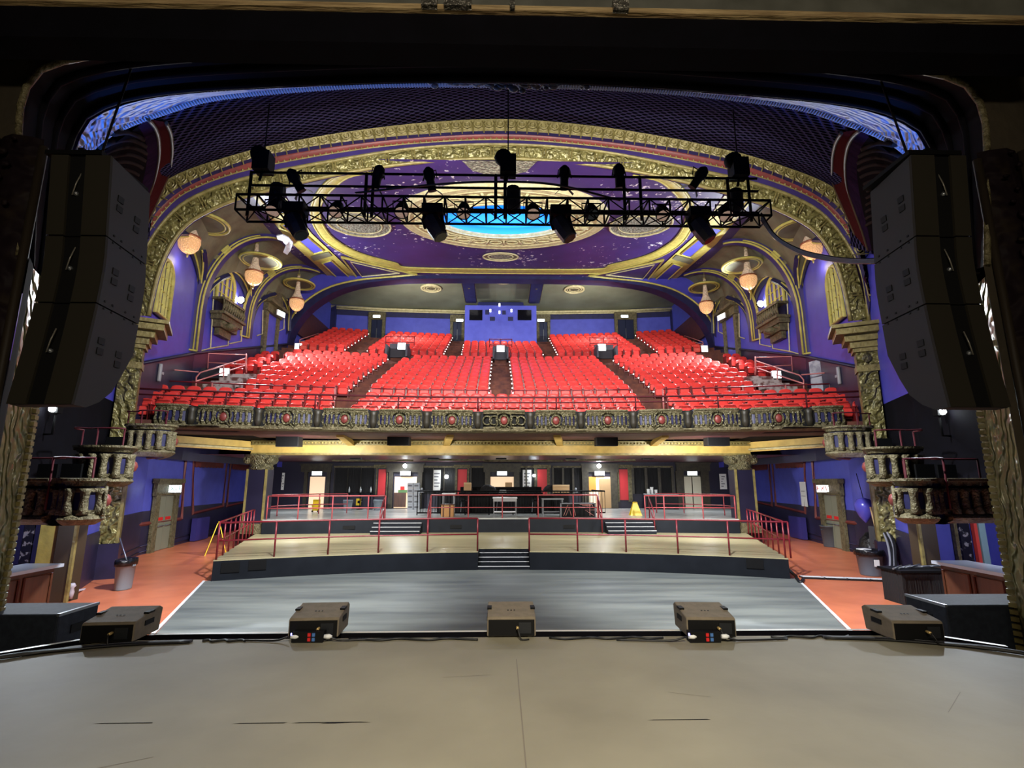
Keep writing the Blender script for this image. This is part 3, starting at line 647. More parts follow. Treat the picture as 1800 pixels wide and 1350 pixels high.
for i in range(28):
    a = 2 * PI * (i + .5) / 28; x, y = DC[0] + 3.95 * math.cos(a), DC[1] + 3.05 * math.sin(a)
    b.tube([cz(x + .3 * math.cos(q) * abs(math.sin(a)) + .22 * math.cos(q) * abs(math.cos(a)), y + .26 * math.sin(q), .17) for q in [2 * PI * k / 10 for k in range(10)]], .05, 5, closed=True)
    a2 = 2 * PI * i / 28; b.tube([cz(DC[0] + 3.6 * math.cos(a2), DC[1] + 2.7 * math.sin(a2), .17), cz(DC[0] + 4.3 * math.cos(a2), DC[1] + 3.42 * math.sin(a2), .17)], .06, 5)
struct(b, 'trim_24', cream)
# gilded border of the large shaped panel
ovl = [UC(*p, .05) for p in ((640, 297), (600, 304), (572, 322), (553, 347), (547, 372), (554, 400), (577, 428), (622, 452), (688, 469), (738, 478))]
ovl_in = [UC(*p, .05) for p in ((660, 303), (616, 310), (590, 327), (569, 350), (562, 372), (569, 398), (590, 422), (632, 445), (694, 462), (738, 471))]
border = cr(ovl + [mirx(p) for p in ovl[::-1]], 140); border_in = cr(ovl_in + [mirx(p) for p in ovl_in[::-1]], 140)
b = MB(); b.grid([border, [border[i].lerp(border_in[i], .5) - Vector((0, 0, .08)) for i in range(140)], border_in], smooth=True)
b.tube(border, .06, 6); b.tube(border_in, .05, 6); struct(b, 'trim_25', yellow)
def disc_on_ceiling(px, py, w, name, m, rim, ratio=.75):
    c = UC(px, py, .04); a = w / 2; b = MB()
    b.poly([cz(c.x + a * math.cos(q), c.y + a * ratio * math.sin(q), .05) for q in [2 * PI * k / 28 for k in range(28)]]); o = struct(b, name, m)
    b = MB()
    for k in (1.0, .72): b.tube([cz(c.x + a * k * math.cos(q), c.y + a * k * ratio * math.sin(q), .07) for q in [2 * PI * j / 28 for j in range(28)]], .05 if k == 1 else .03, 5, closed=True)
    b.build('rim', rim, o)
greyrelief = mat('grey_grille_relief', lin(150, 148, 128), .75, 0, lin(96, 94, 80), 9, .4, .6, 1.0, 9, 'voronoi')
for px in (632, 1126): disc_on_ceiling(px, 395, 3.0, 'ceiling_vent', greyrelief, cream, 1.15)
disc_on_ceiling(880, 451, 2.1, 'ceiling_vent', greyrelief, cream, .8)
tri = [UC(812, 283, .05), UC(945, 283, .05), UC(925, 302, .05), UC(895, 309, .05), UC(862, 309, .05), UC(830, 300, .05)]
b = MB(); b.poly(tri); struct(b, 'ceiling_vent', greyrelief)
# side bands with violet rectangles, triangular corner panels
for s in (-1, 1):
    Q = lambda l, d=.06: [side(s, UC(px, py, d)) for px, py in l]
    b = MB(); b.grid([Q([(436, 335), (470, 377), (505, 421), (560, 470), (592, 501)], .05), Q([(494, 335), (520, 375), (548, 411), (600, 460), (632, 492)], .05)]); struct(b, 'ceiling_band', yellow)
    for k, l in enumerate(([(494, 395), (512, 392), (569, 441), (551, 446)], [(566, 463), (582, 458), (621, 494), (602, 497)], [(452, 343), (470, 340), (500, 374), (483, 379)])):
        b = MB(); b.poly(Q(l, .10)); o = struct(b, 'ceiling_panel', violet); b = MB(); b.tube(Q(l, .11), .05, 4, closed=True); b.build('frame', yellow, o)
    b = MB(); b.poly(Q([(545, 451), (577, 443), (584, 450), (552, 459)], .1)); struct(b, 'trim_26', olive)
    b = MB(); b.poly(Q([(600, 452), (732, 482), (630, 491)], .08)); o = struct(b, 'ceiling_panel', deepviolet)
    b = MB(); b.tube(Q([(600, 452), (732, 482), (630, 491)], .1), .09, 4, closed=True); b.build('frame', yellow, o); b = MB(); b.tube(Q([(616, 460), (702, 480), (636, 486)], .1), .05, 4, closed=True); b.build('inner_frame', cream, o)

# ---- side vaults over the balcony: walls, lunettes, ribs
XW = -14.5
WP = [(-12.9, 17.55), (XW, 23.7), (XW, 28.5), (XW, 33.8)]
TP = [UC(433, 338), UC(505, 424), UC(570, 480), UC(600, 501)]
ZS = [9.0, U(322, 532, x=XW).z, U(432, 560, x=XW).z, U(500, 575, x=XW).z]
ZB = [7.0, U(332, 617, x=XW).z, U(436, 597, x=XW).z, U(503, 602, x=XW).z]
def rib_pt(k, t, dz=0):
    a, T = Vector((*WP[k], ZS[k])), TP[k]; p = Vector((a.x + (T.x - a.x) * t, a.y + (T.y - a.y) * t, 0)); p.z = ZS[k] + (T.z - ZS[k]) * math.sqrt(max(0, 1 - (1 - t) ** 2)) - dz; return p
PK = [2.7, 2.6, 2.3]
def vault_pt(k, s_, t):
    t2 = t; a = Vector((*WP[k], 0)).lerp(Vector((*WP[k + 1], 0)), s_); T = TP[k].lerp(TP[k + 1], s_); zs = ZS[k] + (ZS[k + 1] - ZS[k]) * s_
    zq = zs + (T.z - zs) * math.sqrt(max(0, 1 - (1 - t) ** 2)); zl = zs + PK[k] * math.sqrt(max(0, 1 - (2 * s_ - 1) ** 2)) * 1.0
    p = a.lerp(Vector((T.x, T.y, 0)), t); p.z = min(max(zq, zl), max(T.z, zq)); return p
for s, nm in ((-1, 'left'), (1, 'right')):
    pl = WP + [(XW, 43.5)]
    b = MB(); b.strip([side(s, (x, y, 2.6)) for x, y in pl], [side(s, (x, y, 16.8)) for x, y in pl]); struct(b, 'wall_upper_' + nm, violet)
    for k in range(3):
        us = [.5 - .5 * math.cos(PI * i / 28) for i in range(29)]; ts = [(i / 20) ** 1.6 for i in range(21)]
        b = MB(); b.grid([[side(s, vault_pt(k, u, t)) for u in us] for t in ts]); struct(b, 'ceiling_vault', olive)
        # lunette border on the wall
        lun = [side(s, vault_pt(k, u, 0) + Vector((.08, 0, -.06))) for u in us]
        b = MB(); b.tube(lun, .05, 5); struct(b, 'trim_27', yellow)
        b = MB(); b.grid([[side(s, vault_pt(k, u, 0) + Vector((.06, 0, -.1))) for u in us], [side(s, Vector((XW + .06, WP[k][1] + (WP[k + 1][1] - WP[k][1]) * (.5 + (u - .5) * .86), 0)) + Vector((0, 0, vault_pt(k, u, 0).z - .45))) for u in us]] if k > 0 else [[side(s, vault_pt(k, u, 0) + Vector((.06, 0, -.1))) for u in us], [side(s, vault_pt(k, u, 0) + Vector((.06, 0, -.4))) for u in us]]); struct(b, 'trim_28', navy)
        # groin lines where the webs cross
        gl = []
        for h in (0, 1):
            pts = []
            for i in range(21):
                t = (i / 20) ** 1.6; best = None
                for j in range(41):
                    u = j / 80 if h == 0 else 1 - j / 80
                    a = Vector((*WP[k], 0)); zs = ZS[k] + (ZS[k + 1] - ZS[k]) * u; T = TP[k].lerp(TP[k + 1], u)
                    zq = zs + (T.z - zs) * math.sqrt(max(0, 1 - (1 - t) ** 2)); zl = zs + PK[k] * math.sqrt(max(0, 1 - (2 * u - 1) ** 2))
                    if zl >= zq: best = u; break
                if best is None: break
                pts.append(side(s, vault_pt(k, best, t) + Vector((.05, 0, -.07))))
            if len(pts) > 3: gl.append(pts)
        b = MB()
        for g in gl:
            b.tube(g, .13, 4)
        if gl: struct(b, 'trim_29', navy)
        b = MB()
        for g in gl:
            b.tube([p + Vector((0, -.14, -.03)) for p in g], .045, 4); b.tube([p + Vector((0, .14, -.03)) for p in g], .045, 4)
        if gl: struct(b, 'trim_30', yellow)
    for k in (1, 2):      # ribs standing off the wall
        ts = [(i / 24) ** 1.5 for i in range(25)]; w = [.58 * (1 - .45 * t) for t in ts]
        ex = [Vector((WP[k][0], WP[k][1], ZB[k]))] + [rib_pt(k, t) for t in ts]; d2 = Vector((TP[k].x - WP[k][0], TP[k].y - WP[k][1], 0)).normalized(); inn = [ex[0] + d2 * .58]
        for i, t in enumerate(ts):
            a, c = rib_pt(k, max(0, t - .02)), rib_pt(k, min(1, t + .02)); tg = (c - a).normalized(); nn = Vector((-tg.z * (-d2.x), 0, 0)); h = tg.dot(d2); nr = (d2 * tg.z - Vector((0, 0, 1)) * h).normalized(); inn.append(ex[i + 1] + nr * w[i])
        yo = Vector((0, .8, 0)); ex = [side(s, p - yo) for p in ex]; inn = [side(s, p - yo) for p in inn]
        b = MB(); b.strip(ex, inn); b.strip(inn, [p + Vector((0, .3, 0)) for p in inn]); o = struct(b, 'vault_rib', deepviolet)
        b = MB(); dd = Vector((0, -.05, 0)); n_ = len(ex)
        for q in (.03, .17, .72, .97): b.tube([ex[i].lerp(inn[i], q) + dd for i in range(n_ if q in (.03, .97) else n_ - 5)], .055 if q in (.03, .97) else .04, 5)
        b.tube([ex[0] + dd, inn[0] + dd], .05, 5); b.build('gilded_edges', yellow, o)
        b = MB(); i0 = 10; b.grid([[ex[i].lerp(inn[i], .05) + dd * 1.4 for i in (i0, i0 + 1, i0 + 2)], [ex[i].lerp(inn[i], .95) + dd * 1.4 for i in (i0, i0 + 1, i0 + 2)]]); b.build('block', yellow, o)
        b = MB(); b.grid([[ex[i].lerp(inn[i], .05) + dd * 1.4 for i in (i0 - 2, i0 - 1)], [ex[i].lerp(inn[i], .95) + dd * 1.4 for i in (i0 - 2, i0 - 1)]]); b.build('panelled_block', dullgold, o)
    for k, (yc, px) in enumerate(((20.7, 385), (26.0, 465), (31.2, 540))):   # hanging rings of plaster over the chandeliers
        z = ceil_z(yc) - (1.35 if k else 1.2); c = side(s, (-12.95, yc, z)); rr = (1.05, 1.05, .95)[k]
        b = MB()
        for r_, t_ in ((rr, .07), (rr * .84, .05)): b.tube([c + Vector((r_ * math.cos(q) * .95, r_ * math.sin(q), 0)) for q in [2 * PI * j / 32 for j in range(32)]], t_, 5, closed=True)
        o = struct(b, 'trim_31', yellow); b = MB(); b.lathe([(rr * .92, -.02), (rr * .9, .12), (.02, .3)], 32, c); b.build('dish', olive, o)
    if s < 0:
        q = [UC(486, 415, .5), UC(496, 413, .5), UC(507, 418, .45), UC(515, 427, .4), UC(511, 440, .7), UC(505, 448, .9), UC(498, 444, 1.0), UC(503, 432, .6), UC(497, 424, .55), UC(488, 421, .55)]; b = MB(); b.prism(q, (0, 0, .06)); struct(b, 'plaster_patch', mat('bare_white_plaster', lin(206, 212, 218), .8, bump=.6, bscale=6))
    # dado under the vault walls, rising with the seats
    b = MB(); lo = [(-12.85, 17.6, 2.6), (XW + .05, 23.7, 2.6), (XW + .05, 33.7, 2.6)]; hi = [(-12.85, 17.6, 5.6), (XW + .05, 23.7, ZB[1]), (XW + .05, 33.7, ZB[3] - .1)]
    b.strip([side(s, p) for p in lo], [side(s, p) for p in hi]); o = struct(b, 'baseboard_balcony_' + nm, dado)
    b = MB(); b.tube([side(s, Vector(p) + Vector((.04, 0, 0))) for p in hi], .07, 5); b.build('dado_rail', dado, o)
    # thin painted borders of the wall panels
    def outl(l, r=.035, closed=False):
        A, B = (WP[0], WP[1]) if l[0][0] < 322 else (WP[1], WP[2]); b = MB(); b.tube([side(s, UW(px, py, A, B, .07)) for px, py in l], r, 4, closed=closed); struct(b, 'trim_32', cream)
    outl([(327, 445), (317, 530), (306, 628), (281, 636)], .04); outl([(352, 617), (370, 612), (373, 560), (377, 490)]); outl([(366, 613), (401, 607), (402, 580)]); outl([(404, 604), (424, 600), (428, 540)]); outl([(452, 590), (461, 587), (462, 545)]); outl([(488, 583), (499, 578), (500, 540)])
    # arched windows, the middle one with a carved balconette
    def window(idx, px0, px1, pyt, pyb, A, B, balcony):
        a, c = UW(px0, pyb, A, B, .08), UW(px1, pyb, A, B, .08); z0 = (a.z + c.z) / 2; t = Vector((c.x - a.x, c.y - a.y, 0)); w = t.length; t.normalize(); zt = UW((px0 + px1) / 2, pyt, A, B).z
        S_ = lambda u, z, d=0: side(s, Vector((a.x, a.y, 0)) + t * u + Vector((abs(t.y) * d, -t.x * d * (1 if t.y > 0 else -1), z)))
        zc = zt - w / 2; ar = [(0, z0)] + [(w / 2 - w / 2 * math.cos(q), zc + w / 2 * math.sin(q)) for q in [PI * j / 14 for j in range(15)]] + [(w, z0)]
        b = MB(); b.poly([S_(u, z) for u, z in ar]); o = struct(b, 'window_%d' % idx, mat('pale_violet_window_board', lin(120, 110, 170), .5))
        b = MB(); b.tube([S_(u, z, .05) for u, z in ar], .09, 6, closed=True); b.build('window_frame', yellow, o); b = MB()
        for i in (1, 2, 3): u = w * i / 4; b.tube([S_(u, z0, .06), S_(u, zc + math.sqrt(max(0, (w / 2) ** 2 - (u - w / 2) ** 2)), .06)], .05 if i != 2 else .08, 4)
        h = z0 + .45
        while h < zc + w * .3:
            hw = w / 2 if h < zc else math.sqrt((w / 2) ** 2 - (h - zc) ** 2); b.tube([S_(w / 2 - hw, h, .06), S_(w / 2 + hw, h, .06)], .03, 4); h += .5
        b.build('glazing_bars', yellow, o)
        if balcony:
            bm_ = MB(); zz = z0 - .1
            for h0, h1, d, e in ((0, .12, .62, .25), (-.75, -.62, .7, .3), (-1.0, -.75, .55, .2), (-1.35, -1.0, .42, 0), (-1.7, -1.35, .25, -.25)):
                bm_.prism([S_(-e, zz + h0), S_(w + e, zz + h0), S_(w + e, zz + h1), S_(-e, zz + h1)], S_(0, 0, d) - S_(0, 0, 0))
            for i in range(11): u = -.2 + (w + .4) * i / 10; bm_.tube([S_(u, zz - .62, .55), S_(u, zz - .35, .62), S_(u, zz, .55)], [.04, .07, .04], 5)
            bm_.build('balconette', dullgold, o)
            bm_ = MB(); bm_.prism([S_(.0, zz - .6), S_(w, zz - .6), S_(w, zz), S_(0, zz)], S_(0, 0, .1) - S_(0, 0, 0)); bm_.build('balconette_backing', dado, o)
            bm_ = MB(); bm_.lathe([(0, -.2), (.3, -.1), (.38, .05), (.2, .2), (0, .25)], 9, S_(w / 2, zz - 1.2, .45)); bm_.lathe([(0, -.14), (.2, 0), (0, .16)], 8, S_(w * .15, zz - 1.1, .4)); bm_.lathe([(0, -.14), (.2, 0), (0, .16)], 8, S_(w * .85, zz - 1.1, .4)); bm_.build('carved_bracket', dullgold, o)
    base = 1 if s < 0 else 4
    window(base, 377, 408, 473, 534, WP[1], WP[2], True)
    window(base + 1, 268, 293, 448, 556, WP[0], WP[1], False)
    # door with a hooded surround in the last bay
    a, c = U(466, 600, x=XW + .1), U(482, 600, x=XW + .1); zt = U(474, 553, x=XW).z
    b = MB(); y0, y1 = a.y, c.y
    for q0, q1, h0, h1, d in ((y0 - .35, y0, a.z - 1, zt + .1, .2), (y1, y1 + .35, a.z - 1, zt + .1, .2), (y0 - .45, y1 + .45, zt, zt + .5, .3), (y0 - .6, y1 + .6, zt + .5, zt + .68, .6)): b.prism([side(s, (XW, q0, h0)), side(s, (XW, q1, h0)), side(s, (XW, q1, h1)), side(s, (XW, q0, h1))], side(s, (d, 0, 0)))
    b.prism([side(s, (XW, (y0 + y1) / 2 + 1.2 * math.cos(q), zt + .68 + 1.2 * math.sin(q))) for q in [PI * j / 10 for j in range(11)]], side(s, (.25, 0, 0)))
    o = struct(b, 'door_%d' % (3 if s < 0 else 4), dullgold); b = MB(); b.prism([side(s, (XW + .06, y0, a.z - 1)), side(s, (XW + .06, y1, a.z - 1)), side(s, (XW + .06, y1, zt)), side(s, (XW + .06, y0, zt))], side(s, (.04, 0, 0))); b.build('door_leaf', violet, o)
    exit_sign(side(s, (XW + .66, (y0 + y1) / 2, zt + .1)), 1.35 if s < 0 else -1.35, (.7, .3), 'lit exit sign above the upper side door on the %s wall' % nm, signlit, None, True)

# ---- rear arch and the rear ceiling over the balcony
YA = 33.8
RA = sym([U(px, py, y=YA) for px, py in ((503, 612), (515, 578), (540, 545), (580, 517), (628, 500), (690, 492), (745, 490), (VX, 490))], 81)
RO = sym([U(px, py, y=YA) for px, py in ((497, 612), (506, 572), (532, 535), (575, 507), (628, 493), (690, 487), (742, 483), (VX, 483))], 81)
b = MB(); b.strip(RO, RA); struct(b, 'rear_arch_face', navy)
b = MB(); b.strip(RA, [p + Vector((0, .9, 0)) for p in RA]); struct(b, 'rear_arch_soffit', navy)
b = MB(); b.tube([p + Vector((0, -.06, 0)) for p in RO[:33]], .07, 5); b.tube([p + Vector((0, -.06, 0)) for p in RO[48:]], .07, 5); struct(b, 'trim_33', yellow)
b = MB(); b.strip([p + Vector((0, .03, 0)) for p in RO], [Vector((p.x, YA + .03, 17.5)) for p in RO]); b.strip([Vector((-15.5, YA + .05, 9)), Vector((-15.5, YA + .05, 17))], [RO[0] + Vector((0, .03, 0)), RO[0] + Vector((0, .03, 4))]); struct(b, 'wall_rear_arch', violet)
b = MB(); zb = U(VX, 474, y=YA - .4).z; b.prism([(-5.6, YA - .5, zb), (5.6, YA - .5, zb), (5.6, YA, zb - .3), (-5.6, YA, zb - .3)], (0, 0, .3)); struct(b, 'trim_34', yellow)
ZR = 16.35
b = MB(); b.poly([(-15, YA, ZR + .35), (15, YA, ZR + .35), (15, 44, ZR), (-15, 44, ZR)]); struct(b, 'ceiling_rear', greyplaster)
BW = [(-14.5, 41.9), (-10, 42.6), (-3.4, 43.0), (3.4, 43.0), (10, 42.6), (14.5, 41.9)]
b = MB(); b.strip([(x, y, 11) for x, y in BW], [(x, y, ZR + .3) for x, y in BW]); struct(b, 'wall_back', purple)
b = MB()
for z, r_ in ((ZR - .12, .12), (ZR - .3, .07)): b.tube([(x, y - .15, z) for x, y in BW], r_, 5)
struct(b, 'trim_35', cream)
b = MB(); b.strip([(x, y - .06, ZR - .8) for x, y in BW], [(x, y - .06, ZR - .32) for x, y in BW]); struct(b, 'trim_36', navy)
for x in (-2.55, 2.5):
    b = MB(); b.prism([(x - .45, YA, ZR - .35), (x + .45, YA, ZR - .35), (x + .42, 39.4, ZR - .6), (x - .42, 39.4, ZR - .6)], (0, 0, .9)); o = struct(b, 'beam', navy)
    b = MB()
    for y in (35.2, 36.6, 38.0): b.lathe([(0, -.08), (.22, -.02), (.26, 0)], 10, (x, y, ZR - .42)); 
    b.build('rosette', dullgold, o); b = MB(); b.tube([(x - .48, YA, ZR - .3), (x - .46, 39.4, ZR - .5)], .05, 4); b.tube([(x + .48, YA, ZR - .3), (x + .46, 39.4, ZR - .5)], .05, 4); b.build('edge_moulding', dullgold, o)
for x, y, r_ in ((0, 36.6, .62), (-5.6, 38.2, .75), (5.6, 38.2, .75), (-11.3, 36.2, .8), (11.3, 36.0, .8)):
    b = MB(); z = ZR + .35 - (y - YA) * .034
    for k, t_ in ((1.0, .1), (.75, .06), (.5, .06)): b.tube([(x + r_ * k * math.cos(q), y + r_ * k * math.sin(q), z - .04) for q in [2 * PI * j / 24 for j in range(24)]], t_, 5, closed=True)
    o = struct(b, 'ceiling_medallion', cream); b = MB(); b.lathe([(r_ * .98, -.05), (r_ * .5, -.0), (.02, -.08)], 24, (x, y, z - .02)); b.build('vent', dullgold, o)
# ---- projection booth
BY = 39.4; zt = U(880, 537, y=BY).z; zb = U(880, 600, y=BY).z - .8; x0, x1 = U(817, 560, y=BY).x, U(943, 560, y=BY).x
b = MB(); b.box(((x0 + x1) / 2, BY + 1.8, (zb + zt) / 2), (x1 - x0, 3.6, zt - zb)); o = struct(b, 'wall_booth', purple)
b = MB(); b.prism([(x0 + 1.0, BY + .02, zt), (x1 - 1.0, BY + .02, zt), (x1 - 1.0, BY + 1.4, ZR), (x0 + 1.0, BY + 1.4, ZR)], (0, 1.2, 0)); b.build('sloped_top', purple, o)
for k, (px0, px1, py0, py1, m) in enumerate(((825, 848, 545, 563, glassdark), (910, 934, 545, 563, glassdark), (853, 860, 545, 553, navy), (861, 870, 557, 564, navy), (893, 902, 557, 564, navy), (883, 889, 546, 553, navy))):
    a, c = U(px0, py1, y=BY), U(px1, py0, y=BY); b = MB(); b.box(((a.x + c.x) / 2, BY - .01, (a.z + c.z) / 2), (c.x - a.x, .04, c.z - a.z)); b.build('port', m, o)
for k, (px, py) in enumerate(((878, 536), (878, 549), (862, 546), (899, 546))):
    p = U(px, py, y=BY - .1); b = MB(); b.box(p, (.13, .16, .22)); tag(b.build('wall_light', signdim), ('small white lamp high on the middle of the projection booth', 'small white lamp below another on the middle of the booth', 'white box lamp left of the booth centre', 'white box lamp right of the booth centre')[k], 'lamp')
# ---- rear doors
for i, (px0, px1, sx, lab) in enumerate(((648, 677, 662, 'left door of the balcony back wall'), (792, 816, 808, 'door just left of the projection booth'), (944, 966, 951, 'door just right of the projection booth'), (1082, 1117, 1098, 'right door of the balcony back wall'))):
    y = 42.35 if i in (0, 3) else 42.7; top = 563 if i in (0, 3) else 567; a, c = U(px0 + 4, 595, y=y), U(px1 - 4, top, y=y); z0 = a.z - 1.2; z1 = c.z
    b = MB(); b.box(((a.x - .12), y - .05, (z0 + z1) / 2), (.24, .3, z1 - z0)); b.box(((c.x + .12), y - .05, (z0 + z1) / 2), (.24, .3, z1 - z0)); b.box(((a.x + c.x) / 2, y - .08, z1 + .32), (c.x - a.x + .5, .36, .64)); o = struct(b, 'door_%d' % (5 + i), dullgold)
    for k in (0, 1):
        w = (c.x - a.x) / 2; b = MB(); b.box((a.x + w * (k + .5), y - .06, (z0 + z1) / 2), (w - .03, .08, z1 - z0)); lf = b.build('door_leaf', doorblue, o)
    b = MB(); b.box((a.x + (c.x - a.x) / 2, y - .13, (z0 + z1) / 2 + .2), (.05, .05, .9)); b.build('handle', steel, o)
    p = U(sx, 556 if i in (0, 3) else 563, y=y - .35); exit_sign(p, 0, (.58, .2), 'lit white exit sign over the ' + lab, signlit, None, False)
for px in (585, 1184):
    p = U(px, 560, y=41.7); b = MB(); b.box((p.x, 41.85, 14.6), (.45, .3, 3.4)); struct(b, 'trim_37', navy)
for s in (-1, 1):
    b = MB(); b.box((s * 14.35, 38, 12.9), (.2, 8.2, 2.2)); struct(b, 'baseboard_rear_' + ('left' if s < 0 else 'right'), maroon)
    b = MB(); b.strip([(s * 14.46, YA + .8, 10), (s * 14.46, 42, 10)], [(s * 14.46, YA + .8, 16.4), (s * 14.46, 42, 16.4)]); struct(b, 'wall_rear_' + ('left' if s < 0 else 'right'), purple)
# stage house behind the viewer
b = MB(); b.poly([(-9.5, -5, -.1), (9.5, -5, -.1), (9.5, -5, 9), (-9.5, -5, 9)]); struct(b, 'wall_stage_back', flatblack)
for s in (-1, 1): b = MB(); b.poly([(s * 9.4, -5, -.1), (s * 9.4, 5.3, -.1), (s * 9.4, 5.3, 9), (s * 9.4, -5, 9)]); struct(b, 'wall_wing_' + ('left' if s < 0 else 'right'), flatblack)
# outer walls and roof of the house
b = MB(); b.poly([(-19, 6.5, 18.5), (19, 6.5, 18.5), (19, 45, 18.5), (-19, 45, 18.5)]); struct(b, 'roof', flatblack)
for s in (-1, 1): b = MB(); b.poly([(s * 19, 4.6, -1.4), (s * 19, 45, -1.4), (s * 19, 45, 18.5), (s * 19, 4.6, 18.5)]); struct(b, 'wall_outer_' + ('left' if s < 0 else 'right'), flatblack)
# ================================================================ THE BALCONY
CURV = 0.010
def YF(x, y0=19.7): return y0 - CURV * x * x
PZ0, PZ1 = 3.56, 4.32
SW = lambda i, n, w: -w + 2 * w * i / n
def sec_strip(name, prof, m, x0=-13.4, x1=13.4, n=40, kind_parent=None):
    """profile (dy, z) swept along the curve of the balcony front"""
    b = MB(); xs = [x0 + (x1 - x0) * i / n for i in range(n + 1)]
    b.grid([[Vector((x, YF(x) + dy, z)) for x in xs] for dy, z in prof]); return b.build(name, m, kind_parent, None if kind_parent else 'structure')
sec_strip('balcony_soffit', [(-.02, PZ0), (.25, PZ0 - .1), (.3, PZ0 + .05), (2.2, PZ0 - .02), (4.5, PZ0 - .0)], maroon)
sec_strip('trim_38', [(-.14, PZ0 + .06), (-.16, PZ0), (-.05, PZ0 - .06), (.1, PZ0 - .08)], dullgold)
for s in (-1, 1):
    b = MB(); xs = [13.3, 14.9]; b.grid([[Vector((s * x, YF(13.3) - .0, z)) for x in xs] for z in (PZ0 - .1, PZ0 + .2)]); b.grid([[(s * 10, 18, PZ0), (s * 15.5, 18, PZ0)], [(s * 11.0, 25.3, PZ0 - .02), (s * 16.5, 25.3, PZ0 - .02)], [(s * 11, 36, 3.3), (s * 17.5, 36, 3.3)]]); struct(b, 'balcony_soffit', flatblack)
# parapet, section by section
PBX = [277, 343, 460, 558, 657, 748, 838, 930, 1018, 1112, 1207, 1312, 1425, 1492]
def onF(px, py, dy=0.0):
    p = U(px, py, y=YF(0) + dy)
    for _ in range(4): p = U(px, py, y=YF(p.x) + dy)
    return p
BX = [onF(px, 735).x for px in PBX]
BX = [(BX[i] - BX[13 - i]) / 2 for i in range(14)]
def section(x0, x1, centre):
    w = x1 - x0; g = .2 if w > 1.2 else .08; a0, a1 = x0 + g, x1 - g
    P = lambda u, z, d: Vector((a0 + (a1 - a0) * u, YF(a0 + (a1 - a0) * u) - d - .12 * math.sin(PI * u) ** .6, z))
    us = [i / 16 for i in range(17)]
    b = MB(); b.grid([[P(u, z, d) for u in us] for z, d in ((PZ0, -.05), (PZ0, .0), (PZ1, .0), (PZ1, -.3))]); root = struct(b, 'balcony_parapet', navy if not centre else black)
    b = MB(); b.grid([[P(u, z, d) for u in us] for z, d in ((PZ1 - .14, .0), (PZ1 - .13, .07), (PZ1 - .06, .1), (PZ1 - .04, .14), (PZ1 + .02, .14), (PZ1 + .02, -.32))]); b.build('coping', dullgold, root)
    b = MB(); b.grid([[P(u, z, d) for u in us] for z, d in ((PZ0 - .04, -.1), (PZ0 - .04, .12), (PZ0 + .06, .14), (PZ0 + .09, .06), (PZ0 + .14, .05), (PZ0 + .15, 0))]); b.build('base_moulding', dullgold, root)
    n = 10 if w > 1.2 else 5; b = MB()
    if centre:
        for u in (.1, .26, .74, .9):
            c = P(u, (PZ0 + PZ1) / 2, .05); b.tube([c + Vector((.165 * math.cos(q), 0, .165 * math.sin(q))) for q in [2 * PI * k / 16 for k in range(16)]], .035, 5, closed=True)
    else:
        for i in range(n + 1):
            u = i / n
            if w > 1.2 and abs(u - .5) < .13: continue
            b.tube([P(u, PZ0 + .12, .03), P(u, PZ0 + .25, .07), P(u, (PZ0 + PZ1) / 2, .05), P(u, PZ1 - .22, .06), P(u, PZ1 - .12, .03)], [.06, .055, .04, .055, .06], 5)
        b.grid([[P(u, z, .04) for u in us] for z in (PZ0 + .13, PZ0 + .2)]); b.grid([[P(u, z, .04) for u in us] for z in (PZ1 - .2, PZ1 - .13)])
    b.build('balusters', goldfine, root)
    if w > 1.2:
        b = MB(); b.lathe([(0, -.06), (.1, -.05), (.15, 0)], 14, P(.5, (PZ0 + PZ1) / 2 - .02, .1), 'y', sy=1.2); b.build('medallion', redbrown, root)
        b = MB(); c = P(.5, (PZ0 + PZ1) / 2 - .02, .11)
        b.tube([c + Vector((.17 * math.cos(q), 0, .21 * math.sin(q))) for q in [2 * PI * k / 16 for k in range(16)]], .04, 5, closed=True)
        for s in (-1, 1):
            b.tube([c + Vector((s * .1, 0, .3)), c + Vector((s * .24, -.02, .24)), c + Vector((s * .3, -.02, .05)), c + Vector((s * .24, 0, -.12)), c + Vector((s * .32, 0, -.3))], .035, 5); b.tube([c + Vector((s * .12, 0, -.2)), c + Vector((s * .3, 0, -.34))], .03, 5)
        b.lathe([(0, -.06), (.07, 0), (0, .06)], 8, c + Vector((0, 0, .28)), 'y'); b.build('scroll_cartouche', goldfine, root)
for i in range(13): section(BX[i], BX[i + 1], i == 6)
for i in range(1, 13):
    x = BX[i]; b = MB(); b.box((x, YF(x) + .06, (PZ0 + PZ1) / 2 - .02), (.42, .3, PZ1 - PZ0 - .02), rz=-.02 * x); o = struct(b, 'parapet_pier', black); b = MB(); b.lathe([(.1, -.3), (.14, -.1), (.12, .15), (.16, .28), (.05, .34)], 8, (x, YF(x) - .06, (PZ0 + PZ1) / 2)); b.build('pier_scroll', mat('dark_bronze_scroll', lin(44, 40, 30), .5), o)

